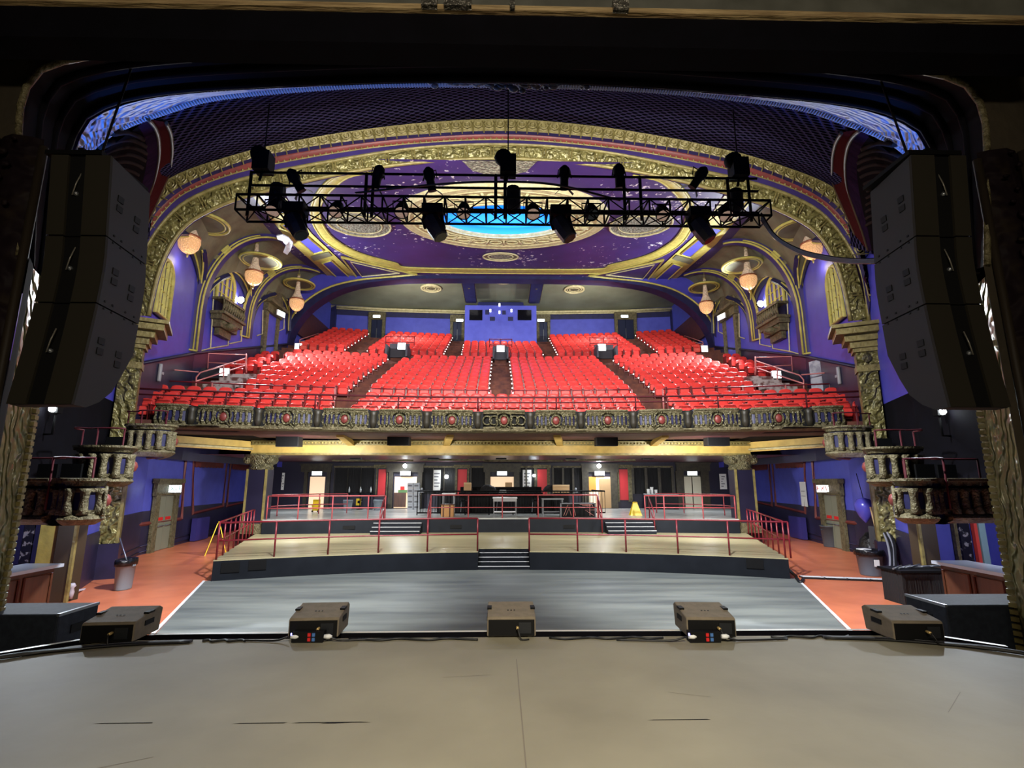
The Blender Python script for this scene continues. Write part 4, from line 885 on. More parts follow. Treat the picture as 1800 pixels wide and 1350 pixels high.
# rows: (y at centre, floor height)
ROWS = [(20.55, 714), (21.4, 703), (22.25, 692), (24.6, 676.5), (25.6, 668.5), (26.6, 661), (27.6, 654), (28.6, 648), (29.6, 642.5), (30.6, 637), (31.6, 631.5), (32.6, 626)] + [(34.8 + k * .93, 614 - 3.75 * k) for k in range(8)]
ROWS = [(y, U(VX, py, y=y).z - .86) for y, py in ROWS]
def terrace(y0, y1, z, zl, xl=14.45):
    b = MB(); xs = [SW(i, 24, xl) for i in range(25)]
    b.grid([[Vector((x, YF(x, y0), zl)) for x in xs], [Vector((x, YF(x, y0), z)) for x in xs], [Vector((x, YF(x, y1), z)) for x in xs]]); return struct(b, 'balcony_floor', carpet)
terrace(19.75, 20.75, ROWS[0][1], PZ0)
for i in range(1, 20):
    y, z = ROWS[i]; yn = ROWS[i + 1][0] if i < 19 else 43.6
    terrace(y - .75, yn - .75 + .02, z, ROWS[i - 1][1] - .02)
def rowx(i, px):
    y, z = ROWS[i]; x = 0
    for _ in range(4): x = U(px, (848 - (848 - 600) * 0 if False else 640), y=YF(x, y)).x if False else (lambda q: q.x)(UR(px, YF(x, y), z + .6))
    return x
def UR(px, y, z):
    """place at depth y and height z whose sight line has column px"""
    lo, hi = 200.0, 900.0
    for _ in range(30):
        m = (lo + hi) / 2; p = U(px, m, y=y)
        if p.z > z: lo = m
        else: hi = m
    return U(px, (lo + hi) / 2, y=y)
def lerp(a, b, t): return a + (b - a) * t
BLK = []   # (row, xl, xr, block name, aisle edge 'l'/'r' nearest)
for i in range(3):
    t = i / 2
    BLK += [(i, lerp(238, 262, t), lerp(586, 588, t), 'left aisle', 'r'), (i, lerp(614, 641, t), lerp(1130, 1117, t), 'left aisle', 'l'), (i, lerp(1192, 1170, t), lerp(1524, 1500, t), 'right aisle', 'l')]
for i in range(3, 12):
    t = (i - 3) / 8
    BLK += [(i, lerp(428, 515, t), lerp(615, 682, t), 'left aisle', 'r'), (i, lerp(655, 715, t), lerp(859, 864, t), 'centre aisle', 'r'), (i, lerp(902, 896, t), lerp(1108, 1046, t), 'centre aisle', 'l'), (i, lerp(1148, 1078, t), lerp(1335, 1234, t), 'right aisle', 'l')]
for k in range(8):
    t = k / 7; i = 12 + k
    BLK += [(i, lerp(520, 578, t), lerp(607, 648, t), 'x', 'r'), (i, lerp(639, 677, t), lerp(780, 795, t), 'x', 'r'), (i, lerp(980, 965, t), lerp(1124, 1084, t), 'x', 'l'), (i, lerp(1154, 1117, t), lerp(1240, 1186, t), 'x', 'l')]
    if k < 5: BLK.append((i, lerp(809, 817, k / 4), lerp(954, 943, k / 4), 'x', 'r'))

def ring_shape(b, outline, ys):
    """outline (x,z) rings stepping through (y, scale)"""
    cx = sum(p[0] for p in outline) / len(outline); cz_ = sum(p[1] for p in outline) / len(outline)
    rows = [[Vector((cx + (x - cx) * k, y + tilt * (z - .4), cz_ + (z - cz_) * k)) for x, z in outline] for y, k, tilt in ys]
    ids = b.grid(rows, closed=True, smooth=True); b.face(ids[0][::-1]); b.face(ids[-1])
backo = [(-.23, .42), (.23, .42), (.255, .6), (.25, .74), (.2, .835), (.1, .87), (-.1, .87), (-.2, .835), (-.25, .74), (-.255, .6)]
cusho = [(-.2, .24), (.2, .24), (.235, .34), (.235, .5), (.19, .56), (-.19, .56), (-.235, .5), (-.235, .34)]
def seat_back(b): ring_shape(b, backo, [(.05, .92, .14), (.05, 1, .14), (.0, 1, .14), (-.02, .84, .14), (-.01, .4, .14)])
def seat_cushion(b): ring_shape(b, cusho, [(-.1, .95, .1), (-.1, 1, .1), (-.17, 1, .1), (-.2, .8, .1)])
def seat_frame(b):
    for s in (-1, 1): b.box((s * .255, -.12, .3), (.03, .36, .6)); b.box((s * .255, -.15, .6), (.03, .42, .05))
    b.box((0, -.02, .2), (.5, .06, .06))
def aisle_light(b, s): b.lathe([(0, -.03), (.03, -.02), (.03, .02), (0, .03)], 8, (s * .3, -.22, .42), 'y')
root0 = thing('theatre_seat', (0, 0, -50), 'red seat', 'seat', 'red balcony seats')
b = MB(); seat_back(b); b.build('backrest', seatred).parent = root0
b = MB(); seat_cushion(b); b.build('cushion', seatred).parent = root0
b = MB(); seat_frame(b); b.build('frame', seatframe).parent = root0
lightmesh = {}
for s in (-1, 1):
    b = MB(); aisle_light(b, s); o = b.build('aisle_light', aisleglow); lightmesh[s] = o.data; bpy.data.objects.remove(o)
SEATS = []
for (i, pl, pr, aisle, edge) in BLK:
    y, z = ROWS[i]; yl = YF(8, y); xl, xr = 0, 0
    for _ in range(4): xl = UR(pl, YF(xl, y), z + .6).x; xr = UR(pr, YF(xr, y), z + .6).x
    n = int((xr - xl) / .56 + .3); 
    for k in range(n):
        kk = n - 1 - k if edge == 'r' else k
        x = xr - .28 - k * .56 if edge == 'r' else xl + .28 + k * .56
        end = (1 if edge == 'r' else -1) if k == 0 else ((-1 if edge == 'r' else 1) if k == n - 1 and (i < 3 or i >= 12 and abs(x) < 9 or i > 2 and aisle == 'centre aisle') else 0)
        SEATS.append((i, k + 1, x, YF(x, y), z, aisle, edge, end))
WING = []
for s in (-1, 1):
    for r, (pa, pb) in enumerate(((402, 425), (422, 443), (441, 459), (454, 472), (464, 482))):
        i = 6 + r; y, z = ROWS[i]
        for q, px in enumerate((pa, pb)):
            p = UR(px, YF(13.4, y), z + .6); x = max(p.x, -14.05); WING.append((s * -x if s > 0 else x, YF(13.4, y), z, r, q, s))
rownames = ['front row behind parapet', 'second row behind parapet', 'third row behind parapet'] + [ORD[k] + ' row behind cross rail' for k in range(1, 10)]
first = True; n_ind = 0; rest = MB(); restl = MB()
def put(x, y, z, rz, label, end):
    global first, n_ind
    if first: r = root0; r.location = (x, y, z); r.rotation_euler = (0, 0, rz); r['label'] = label; first = False
    else: r = dup(root0, (x, y, z), rz, label)
    for c in [c for c in r.children if c.name.startswith('aisle_light')]: bpy.data.objects.remove(c)
    n_ind += 1
    return r
pend = []
for (x, y, z, r, q, s) in WING:
    put(x, y, z, 0.0, 'red tip-up seat by the %s wall, %s of two, %s pair up the steps' % ('left' if s < 0 else 'right', ('outer', 'inner')[q], ORD[r + 1]), 0)
cap = 300
for (i, k, x, y, z, aisle, edge, end) in SEATS:
    rz = math.atan(-2 * CURV * x)
    if n_ind < cap and i < 9:
        wherez = 'left' if edge == 'r' else 'right'
        r = put(x, y, z, rz, 'red tip-up seat, %s %s of %s, %s' % (ORD[k], wherez, aisle, rownames[i]), end)
        if end: pend.append((r, end))
    else:
        rest.M = Matrix.Translation((x, y, z)) @ Matrix.Rotation(rz, 4, 'Z'); rest.mi = 0; seat_back(rest); seat_cushion(rest); rest.mi = 1; seat_frame(rest)
        if end: restl.M = rest.M; aisle_light(restl, end)
for r, end in pend:
    o = bpy.data.objects.new('aisle_light', lightmesh[end]); COL.objects.link(o); o.parent = r
o = rest.build('theatre_seats', [seatred, seatframe]); o['kind'] = 'stuff'; tag(o, 'rest of the red tip-up seats filling the upper balcony rows', 'seats')
l_ = restl.build('aisle_lights', aisleglow, o); l_['kind'] = 'stuff'

# balcony rails
def rail(name, label, pts, h, mids, m, posts, group=None, cat='rail', r=.03, postr=.03, postm=None):
    """pts: floor points of the run; posts at the given indices"""
    pts = [Vector(p) for p in pts]; t = thing(name, pts[0], label, cat, group)
    b = MB(); b.tube([p + Vector((0, 0, h)) for p in pts], r, 6); b.build('top_rail', m, t)
    for q in mids: b = MB(); b.tube([p + Vector((0, 0, q)) for p in pts], r * .8, 6); b.build('middle_rail', m, t)
    for i in posts: b = MB(); b.tube([pts[i], pts[i] + Vector((0, 0, h))], postr, 6); b.build('post', postm or m, t)
    return t
zt = U(VX, 699, y=19.75).z; zm = U(VX, 708, y=19.75).z; xs = [SW(i, 26, 13.2) for i in range(27)]
rail('parapet_rail', 'long dark red double guard rail along the top of the balcony parapet', [(x, YF(x) + .12, PZ1 + .02) for x in xs], zt - PZ1, [zm - PZ1], darkrail, list(range(0, 27, 3)), r=.035)
CRZ = ROWS[2][1] + .02; CY = 23.0
for nm, p0, p1, k in (('left end', 330, 590, 5), ('left of centre', 652, 862, 4), ('right of centre', 900, 1112, 4), ('right end', 1165, 1425, 5)):
    a = UR(p0, YF(8, CY), 6.4).x; c = UR(p1, YF(8, CY), 6.4).x; n = (k - 1) * 2
    rail('cross_rail', {'left end': 'pink worn cross rail on the balcony, left of the left aisle', 'left of centre': 'pink worn cross rail between left aisle and centre aisle', 'right of centre': 'pink worn cross rail between centre aisle and right aisle', 'right end': 'pink worn cross rail on the balcony, right of the right aisle'}[nm], [(lerp(a, c, j / n), YF(lerp(a, c, j / n), CY), CRZ) for j in range(n + 1)], 1.12, [.78, .45], railred, range(0, n + 1, 2), 'cross rails on the balcony', postr=.04, postm=pinkrail)
# vomitories: stair openings with lit signs and guard rails
def vom(px0, px1, pyb, row, label, sign_px, sign_py, m=1.0):
    y, z = ROWS[row]; y -= .95
    a, c = UR(px0, YF(0, y), z + .6), UR(px1, YF(0, y), z + .6); yy = YF((a.x + c.x) / 2, y); cx = (a.x + c.x) / 2; w = c.x - a.x
    b = MB(); b.box((cx, yy - .02, z + .35), (w, .12, .95)); b.box((cx - w / 2, yy - .55, z + .1), (.12, 1.1, .8)); b.box((cx + w / 2, yy - .55, z + .1), (.12, 1.1, .8)); struct(b, 'stair_opening', mat('scuffed_grey_paint', lin(50, 47, 56), .6))
    t = thing('stair_guard_rail', (cx, yy, z + .82), 'red guard rail around the stair opening ' + label, 'rail'); b = MB()
    for h in (.1, .5): b.tube([(cx - w / 2 - .3, yy, z + .82 + h), (cx + w / 2 + .3, yy, z + .82 + h)], .03, 5)
    b.build('rails', railred, t)
    for u in (-w / 2 - .3, 0, w / 2 + .3): b = MB(); b.tube([(cx + u, yy, z + .75), (cx + u, yy, z + 1.35)], .03, 5); b.build('post', railred, t)
    p = UR(sign_px, yy - .15, z + .62); exit_sign(p, 0, (.5, .42), 'lit white sign on the stair opening ' + label, signlit, None, False)
vom(868, 892, 630, 12, 'at the top of the centre aisle', 880, 622)
vom(688, 722, 630, 12, 'at the top of the left aisle', 706, 621)
vom(1043, 1075, 630, 12, 'at the top of the right aisle', 1058, 619)
for s, nm in ((-1, 'left'), (1, 'right')):
    # side stair: sloping hand rails, white-edged steps and a small lit sign
    q = lambda px, py, y: side(s, U(px, py, y=y))
    t = thing('stair_hand_rail', q(345, 690, 22.6), 'worn pink sloping hand rail of the %s side stair of the balcony' % nm, 'rail')
    for l in ([(344, 690, 22.6), (345, 663, 22.6), (352, 655, 22.8), (432, 630, 25.5)], [(345, 670, 22.6), (430, 643, 25.5)], [(365, 685, 22.6), (430, 657, 25.0)], [(433, 655, 25.5), (433, 622, 25.5)], [(393, 672, 24), (393, 643, 24)]):
        b = MB(); b.tube([q(*p) for p in l], .035, 6); b.build('rail', pinkrail, t)
    t = thing('stair_guard_rail', q(365, 648, 24.6), 'pink guard rail on the %s wall above the side stair opening' % nm, 'rail')
    for l in ([(365, 648, 24.2), (367, 621, 24.2), (432, 624, 24.9), (432, 650, 24.7)], [(366, 637, 24.2), (432, 641, 24.8)]): b = MB(); b.tube([q(*p) for p in l], .03, 6); b.build('rail', pinkrail, t)
    t = rail('wall_hand_rail', 'thin pink rail running from the side stair to the %s wall' % nm, [q(282, 686, 21.2), q(345, 690, 22.2)], .9, [], pinkrail, [0])
    b = MB()
    for k in range(4): b.box(q(385 + 14 * k, 682 - 6 * k, 23.2 + .35 * k), (1.3, .35, .3))
    struct(b, 'steps_balcony_' + nm, mat('pale_scuffed_steps', lin(170, 160, 158), .6, 0, lin(96, 60, 56), 3, .45, .6))
    b = MB(); p = q(372, 656, 24.4); b.box(p, (1.6, .12, .5)); struct(b, 'stair_opening', mat('scuffed_grey_paint', lin(50, 47, 56), .6))
    p = q(394, 654, 24.2); exit_sign(p, 0, (.42, .34), 'lit white sign in the %s side stair opening of the balcony' % nm, signlit, None, False)
    p = q(524, 609, 33.0); exit_sign(p, 0, (.42, .4), 'lit white sign at the foot of the rear %s seats' % nm, signlit, None, False)
    t = thing('rear_hand_rail', q(525, 608, 33.2), 'pale pink hand rail climbing beside the rear %s seats' % nm, 'rail')
    for l in ([(526, 606, 33.4), (527, 597, 33.4), (560, 586, 36.5)], [(526, 602, 33.4), (562, 592, 36.5)]): b = MB(); b.tube([q(*p) for p in l], .03, 6); b.build('rail', pinkrail, t)
    b = MB(); A, B = (WP[0], WP[1]); p = side(s, UW(281, 655, A, B, .12)); b.lathe([(.06, -.35), (.07, -.3), (.07, .3), (.06, .35)], 10, p); b.box(p + Vector((0, .1, 0)), (.06, .2, .1)); o = b.build('wall_sconce', mat('pale_grey_metal', lin(150, 150, 156), .4)); tag(o, 'white cylinder light fitting low on the %s balcony wall near the pilaster' % nm, 'lamp')

# ---- under the balcony: beam, columns, ceiling, back wall
beamgold = mat('lit_gilded_beam', lin(206, 174, 92), .5, 0, lin(180, 150, 76), 3, .35, .7); b = MB(); b.box((0, 24.7, 3.2), (23.4, .8, .62)); o = struct(b, 'beam', beamgold); b = MB()  # gilding brightened in colour to stand in for light on the beam
for z, d in ((3.5, .1), (3.36, .06), (2.93, .05)): b.box((0, 24.3 - d / 2, z), (23.4, d, .07))
for i in range(150): b.box((-11.6 + i * .155, 24.24, 3.43), (.07, .1, .07))
b.build('beam_moulding', goldplain, o)
for s in (-1, 1):
    p = [side(s, (-11.5, 24.7, 3.25)), side(s, (-14.3, 19.6, 3.25))]; b = MB(); b.prism([p[0] + Vector((0, 0, -.2)), p[1] + Vector((0, 0, -.2)), p[1] + Vector((0, 0, .25)), p[0] + Vector((0, 0, .25))], (0, .4, 0)); o = struct(b, 'beam', beamgold)
    b = MB(); b.tube([p[0] + Vector((0, -.1, -.1)), p[1] + Vector((0, -.1, -.1))], .06, 5); b.build('beam_moulding', cream, o)
    for px in (590, 775):
        x0 = U(px, 772, y=22).x * (1 if s < 0 else -1); b = MB(); b.prism([(x0 - .15, 24.3, 3.3), (x0 + .15, 24.3, 3.3), (x0 * 1.02 + .15 - s * .5, 21.4, 3.46), (x0 * 1.02 - .15 - s * .5, 21.4, 3.46)], (0, 0, .2)); struct(b, 'soffit_bracket', beamgold)
    # columns
    c = side(s, (-11.45, 24.95, 0)); b = MB(); b.box(c + Vector((0, 0, .78)), (.86, .8, 2.9)); o = struct(b, 'column', mat('blue_black_column_paint', lin(26, 24, 46), .45))
    b = MB()
    for dx in (-.43, .43): b.box(c + Vector((dx, -.4, .78)), (.09, .09, 2.9))
    b.build('gilded_corner', goldplain, o); b = MB(); b.box(c + Vector((0, 0, -.52)), (1.1, 1.0, .32)); b.box(c + Vector((0, 0, -.3)), (.98, .9, .14)); b.build('base', dullgold, o)
    b = MB(); b.lathe([(.5, 2.2), (.56, 2.3), (.5, 2.36), (.6, 2.7), (.78, 2.84), (.8, 2.9)], 16, c)
    for dx in (-.5, .5): b.lathe([(.0, -.4), (.16, -.4), (.2, -.3), (.2, .3), (.16, .4), (0, .4)], 12, c + Vector((dx, -.1, 2.66)), 'y')
    b.build('capital', goldfine, o); b = MB(); b.lathe([(0, -.06), (.1, 0), (0, .1)], 8, c + Vector((0, -.5, 2.68)), 'y'); b.build('rosette', goldfine, o)
b = MB(); b.poly([(-17.5, 25.1, 2.95), (17.5, 25.1, 2.95), (17.5, 36.5, 2.95), (-17.5, 36.5, 2.95)]); struct(b, 'ceiling_under_balcony', mat('maroon_ceiling_paint', lin(104, 56, 60), .4, 0, lin(76, 40, 52), .6, .35, .7))
for x0, x1, y in ((-4.6, -1.2, 30.5), (3.8, 7.6, 30.5), (-1, 3.5, 31.5), (-10, -5.5, 31.5)):
    b = MB(); b.box(((x0 + x1) / 2, y, 2.93), (x1 - x0, .5, .06)); o = struct(b, 'ceiling_cove', cream); b = MB(); b.box(((x0 + x1) / 2, y - .3, 2.9), (x1 - x0 + .3, .1, .1)); b.build('cove_edge', dullgold, o)
BWY = 34.6
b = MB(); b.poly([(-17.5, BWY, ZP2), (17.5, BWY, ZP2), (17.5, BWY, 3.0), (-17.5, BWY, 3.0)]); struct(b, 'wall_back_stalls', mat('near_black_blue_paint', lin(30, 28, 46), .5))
def bx(px0, px1, py0, py1, y, d=.06):
    a, c = U(px0, py1, y=y), U(px1, py0, y=y); return ((a.x + c.x) / 2, y - d / 2 + .001, (a.z + c.z) / 2), (c.x - a.x, d, c.z - a.z)
def flat(name, px0, px1, py0, py1, y, m, d=.06, parent=None, kind=True):
    b = MB(); c, dd = bx(px0, px1, py0, py1, y, d); b.box(c, dd); return struct(b, name, m, parent) if kind else b.build(name, m, parent)
for i, (a0, a1, t, m) in enumerate(((542, 572, 838, corridor), (692, 733, 838, corridor), (862, 903, 838, corridor), (1034, 1074, 838, corridor), (1200, 1234, 836, doorg))):
    bt = 893 if i not in (2,) else 893
    o = flat('door_%d' % (9 + i), a0, a1, t, bt, BWY - .02, m, .04)
    for q0, q1, t0, t1 in ((a0 - 10, a0, t - 8, 893), (a1, a1 + 10, t - 8, 893), (a0 - 12, a1 + 12, t - 20, t - 8), (a0 - 14, a1 + 14, t - 23, t - 20)): flat('door_frame', q0, q1, t0, t1, BWY - .04, mat('dark_bronze_frame', lin(66, 60, 44), .5, 0, lin(44, 40, 30), 6, .3, .7), .16, o)
    if i == 4:
        for q0, q1 in ((1202, 1216), (1218, 1232)): flat('door_leaf', q0, q1, 838, 892, BWY - .07, mat('cream_door_paint', lin(206, 200, 176), .5), .05, o)
    if i == 1: flat('bar_counter', 692, 714, 866, 891, BWY - .1, wood, .1, o); flat('red_box', 704, 711, 855, 861, BWY - .1, letterred, .08, o); flat('shelf_of_cartons', 700, 716, 861, 866, BWY - .1, mat('mixed_green_cartons', lin(90, 130, 80), .7), .06, o)
    if i == 2: flat('carton', 888, 900, 848, 856, BWY - .1, cardboard, .1, o)
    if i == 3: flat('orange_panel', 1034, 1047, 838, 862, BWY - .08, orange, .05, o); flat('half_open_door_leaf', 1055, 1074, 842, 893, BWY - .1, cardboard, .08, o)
    cpx = (a0 + a1) / 2; p = U(cpx, 832, y=BWY - .3); exit_sign(p, 0, (.62, .24), 'lit exit sign over the ' + ('far left door under the balcony', 'door left of the mixing position', 'middle door behind the mixing position', 'door right of the mixing position', 'far right double door under the balcony')[i], signlit, mat('green_lettering', lin(90, 170, 150), .5))
n_ = 40
for (a0, a1, panes) in ((588, 658, 3), (742, 800, 3), (828, 856, 1), (908, 942, 2), (972, 1025, 3), (1112, 1182, 3)):
    o = flat('window_%d' % n_, a0, a1, 823, 868, BWY - .01, curtain, .04); n_ += 1
    for k in range(panes + 1): x = a0 + (a1 - a0) * k / panes; flat('mullion', x - 1.2, x + 1.2, 821, 868, BWY - .04, mat('dark_bronze_frame', lin(66, 60, 44), .5), .1, o)
    flat('head', a0, a1, 819, 822, BWY - .04, dullgold, .1, o)
for (a0, a1) in ((664, 679), (804, 821), (944, 962), (1087, 1105)):
    b0 = 870 if a0 < 900 else 879
    o = flat('trim_39', a0, a1, 825, b0, BWY - .02, mat('red_wall_panel', lin(190, 40, 46), .5), .05); flat('frame', a0 - 4, a0, 820, b0 + 3, BWY - .03, dullgold, .1, o); flat('frame', a1, a1 + 4, 820, b0 + 3, BWY - .03, dullgold, .1, o); flat('capital', a0 - 6, a1 + 6, 817, 823, BWY - .04, dullgold, .14, o)
for px0, px1, py0, py1, lab in ((761, 775, 826, 862, 'white printed poster on the back wall left of the mixing position'), (919, 934, 826, 862, 'white printed poster on the back wall right of the middle door'), (494, 501, 831, 861, 'white notice on the dark wall left of the far left door'), (1266, 1276, 833, 860, 'white notice on the dark wall right of the far right door')):
    o = flat('poster', px0, px1, py0, py1, BWY - .08, paper, .02, None, False); tag(o, lab, 'poster')
    h = (py1 - py0) / 9
    for k in range(5): flat('printed_line', px0 + 2, px1 - 2 - (k % 3) * 2, py0 + h * (1.3 + 1.4 * k), py0 + h * (1.9 + 1.4 * k), BWY - .1, mat('grey_print', lin(120, 120, 124), .7), .006, o, False)
def globe(px, py, y, r, label, m=lampglow):
    p = U(px, py, y=y); t = thing('wall_lamp', p, label, 'lamp'); b = MB(); b.lathe([(0, -r), (r * .7, -r * .7), (r, 0), (r * .7, r * .7), (0, r)], 12, p); b.build('globe', m, t); b = MB(); b.box(p + Vector((0, .12, 0)), (.08, .24, .08)); b.build('bracket', blackm, t)
globe(712, 819, 33.9, .14, 'bright white lamp above the door left of the mixing position')
globe(1053, 819, 33.9, .14, 'bright white lamp above the door right of the mixing position')
globe(785, 838, 34.2, .13, 'bright globe lamp beside the poster left of the mixing position'); globe(939, 836, 34.2, .1, 'bright globe lamp beside the poster right of the middle door')
globe(477, 833, 27.5, .09, 'small bright lamp on the dark wall beside the left column'); globe(1290, 827, 27.5, .09, 'small bright lamp on the dark wall beside the right column')
def grid_door(): pass
# ================================================================ BOXES, BARS AND THE THINGS IN THE HOUSE
for s, nm in ((-1, 'left'), (1, 'right')):
    pl = [(-12.95, 17.4), (-11.75, 14.4), (-10.9, 11.4), (-8.6, 7.2), (-6.5, 6.55)]
    b = MB(); b.strip([side(s, (x, y, .75)) for x, y in pl], [side(s, (x, y, 4.2)) for x, y in pl]); struct(b, 'wall_boxes_' + nm, flatblack)
    b = MB(); b.strip([side(s, (x, y, 4.2)) for x, y in pl], [side(s, (x, y, 12.5)) for x, y in pl]); struct(b, 'wall_above_boxes_' + nm, violet)
    for k, (path, z0, z1, wy) in enumerate((
        ([(-11.2, 11.2), (-10.2, 11.05), (-9.3, 11.02), (-8.95, 10.85), (-8.62, 10.88), (-8.46, 11.08), (-8.7, 11.45), (-9.6, 12.6)], .87, 1.70, 11.5),
        ([(-10.45, 13.4), (-10.25, 12.7), (-9.95, 12.45), (-9.5, 12.4), (-9.2, 12.5), (-9.12, 12.75), (-9.5, 13.3), (-10.6, 14.8)], 1.62, 2.48, 14),
        ([(-11.6, 16.4), (-11.25, 15.7), (-10.95, 15.4), (-10.5, 15.4), (-10.18, 15.55), (-10.12, 15.85), (-10.5, 16.4), (-11.6, 17.8)], 2.47, 3.32, 17))):
        c = [Vector((p.x, p.y, 0)) for p in cr([(x, y, 0) for x, y in path], 60)]
        cen = Vector((-12.0, wy, 0)); outw = []
        for i, p in enumerate(c):
            t = (c[min(i + 1, 59)] - c[max(i - 1, 0)]).normalized(); n = Vector((t.y, -t.x, 0)); outw.append(n if n.dot(p - cen) > 0 else -n)
        R = lambda d, z: [side(s, p + outw[i] * d + Vector((0, 0, z))) for i, p in enumerate(c)]
        b = MB(); b.grid([R(0, z0), R(0, z1)]); fl = [side(s, (p.x, p.y, z0)) for p in c] + [side(s, (-12.6, path[-1][1] + .2, z0)), side(s, (-12.6, path[0][1], z0))]; b.prism(fl, (0, 0, .12)); root = struct(b, 'opera_box', navy)
        b = MB(); b.grid([R(0, z1 - .16), R(.06, z1 - .15), R(.1, z1 - .07), R(.16, z1 - .05), R(.16, z1), R(-.12, z1 + .01), R(-.12, z1 - .1)]); b.grid([R(.02, z1 - .28), R(.05, z1 - .27), R(.05, z1 - .2), R(.0, z1 - .19)]); b.build('coping', dullgold, root)
        b = MB(); b.grid([R(-.1, z0 - .1), R(.0, z0 - .1), R(.1, z0 - .04), R(.16, z0 + .02), R(.13, z0 + .07), R(.04, z0 + .12), R(0, z0 + .14)]); b.build('base_moulding', dullgold, root)
        b = MB(); L = 0; last = 0; acc = 0
        for i in range(1, 60):
            acc += (c[i] - c[i - 1]).length
            if acc > .235:
                acc = 0; w = outw[i] * .05; a = side(s, c[i] + outw[i] * .04)
                b.tube([a + Vector((0, 0, z)) for z in (z0 + .1, z0 + .22, (z0 + z1) / 2, z1 - .3, z1 - .2)], [.115, .09, .075, .09, .115], 6)
        b.grid([R(.035, z0 + .13), R(.05, z0 + .2)]); b.build('balusters', dullgold, root)
        i = 38 if k == 0 else 34; q = side(s, c[i] + outw[i] * .1 + Vector((0, 0, (z0 + z1) / 2 - .04))); b = MB(); b.lathe([(0, -.16), (.09, -.1), (.12, 0), (.09, .1), (0, .16)], 10, q); b.build('medallion', redbrown, root)
        b = MB(); t = (c[i + 1] - c[i - 1]).normalized(); t = Vector((t.x if s < 0 else -t.x, t.y, 0))
        b.tube([q + t * .17 * math.cos(a) + Vector((0, 0, .22 * math.sin(a))) for a in [2 * PI * j / 14 for j in range(14)]], .04, 5, closed=True)
        for e in (-1, 1): b.tube([q + t * e * .1 + Vector((0, 0, .28)), q + t * e * .26 + Vector((0, 0, .16)), q + t * e * .2 + Vector((0, 0, -.1)), q + t * e * .3 + Vector((0, 0, -.3))], .035, 5)
        b.build('scroll_cartouche', dullgold, root)
        # red rail standing on the box
        if k > 0 or True:
            ii = (4, 16, 28, 38) if k else (10, 24, 36, 46); h = .42; t_ = thing('box_rail', side(s, c[ii[0]] + Vector((0, 0, z1))), 'dark red metal rail on the %s of the three %s boxes' % (('lowest', 'middle', 'highest')[k], nm), 'rail')
            b = MB(); b.tube([side(s, c[j] - outw[j] * .15 + Vector((0, 0, z1 + h))) for j in range(ii[0], ii[-1] + 1)], .022, 5); b.build('top_rail', darkrail, t_)
            for j in ii: b = MB(); p = side(s, c[j] - outw[j] * .15); b.tube([p + Vector((0, 0, z0 + .2)), p + Vector((0, 0, z1 + h))], .022, 5); b.build('post', darkrail, t_)
    # loose black chairs in the boxes
    for k, (x, y, z) in enumerate(((-9.9, 11.9, .99), (-10.6, 12.1, .99), (-10.2, 13.5, 1.74))):
        t = thing('box_chair', side(s, (x, y, z)), 'black chair standing in the %s box, %s' % (nm, ('nearer the rail of the lowest one', 'nearer the wall of the lowest one', 'middle one')[k]), 'chair')
        c_ = side(s, (x, y, z)); b = MB(); b.box(c_ + Vector((0, 0, .45)), (.45, .45, .06)); b.build('seat', blackm, t); b = MB(); b.box(c_ + Vector((0, .22, .8)), (.45, .05, .5)); b.build('backrest', blackm, t)
        for dx in (-.2, .2):
            for dy in (-.2, .2): b = MB(); b.tube([c_ + Vector((dx, dy, 0)), c_ + Vector((dx, dy, .45))], .018, 5); b.build('leg', blackm, t)
    p = side(s, U(93, 719, y=12.7)); t = thing('box_work_lamp', p, 'small bright white work lamp high behind the %s boxes' % nm, 'lamp'); b = MB(); b.lathe([(.0, -.06), (.07, -.05), (.075, 0)], 12, p, 'y'); b.build('lens', lampglow, t); b = MB(); b.box(p + Vector((0, .1, 0)), (.2, .16, .18)); b.build('housing', blackm, t); b = MB(); b.tube([p + Vector((0, .1, -.1)), p + Vector((0, .1, -.6)), Vector((side(s, (-11.5, 0, 0)).x, 12.9, p.z - .6))], .03, 5); b.build('bracket', blackm, t)
    # bar counters
    x, y0, y1, zt = -10.15, 7.6, 12.4, -.25
    t = thing('bar_counter', side(s, (x, 10, ZF)), 'brown panelled bar counter with a pale top below the %s boxes' % nm, 'bar counter')
    b = MB(); b.box(side(s, (x - .32, (y0 + y1) / 2, (ZF + zt) / 2)), (.6, y1 - y0, zt - ZF)); b.build('body', wood, t)
    b = MB(); b.box(side(s, (x - .3, (y0 + y1) / 2, zt + .03)), (.85, y1 - y0 + .15, .07)); b.build('worktop', mat('pale_steel_top', lin(190, 200, 214), .3, .3), t)
    for k in range(6):
        ya = y0 + (y1 - y0) * (k + .08) / 6; yb = y0 + (y1 - y0) * (k + .92) / 6; b = MB(); b.tube([side(s, (x + .0, ya, ZF + .2)), side(s, (x, yb, ZF + .2)), side(s, (x, yb, zt - .12)), side(s, (x, ya, zt - .12))], .025, 4, closed=True); b.build('panel_moulding', wood, t)
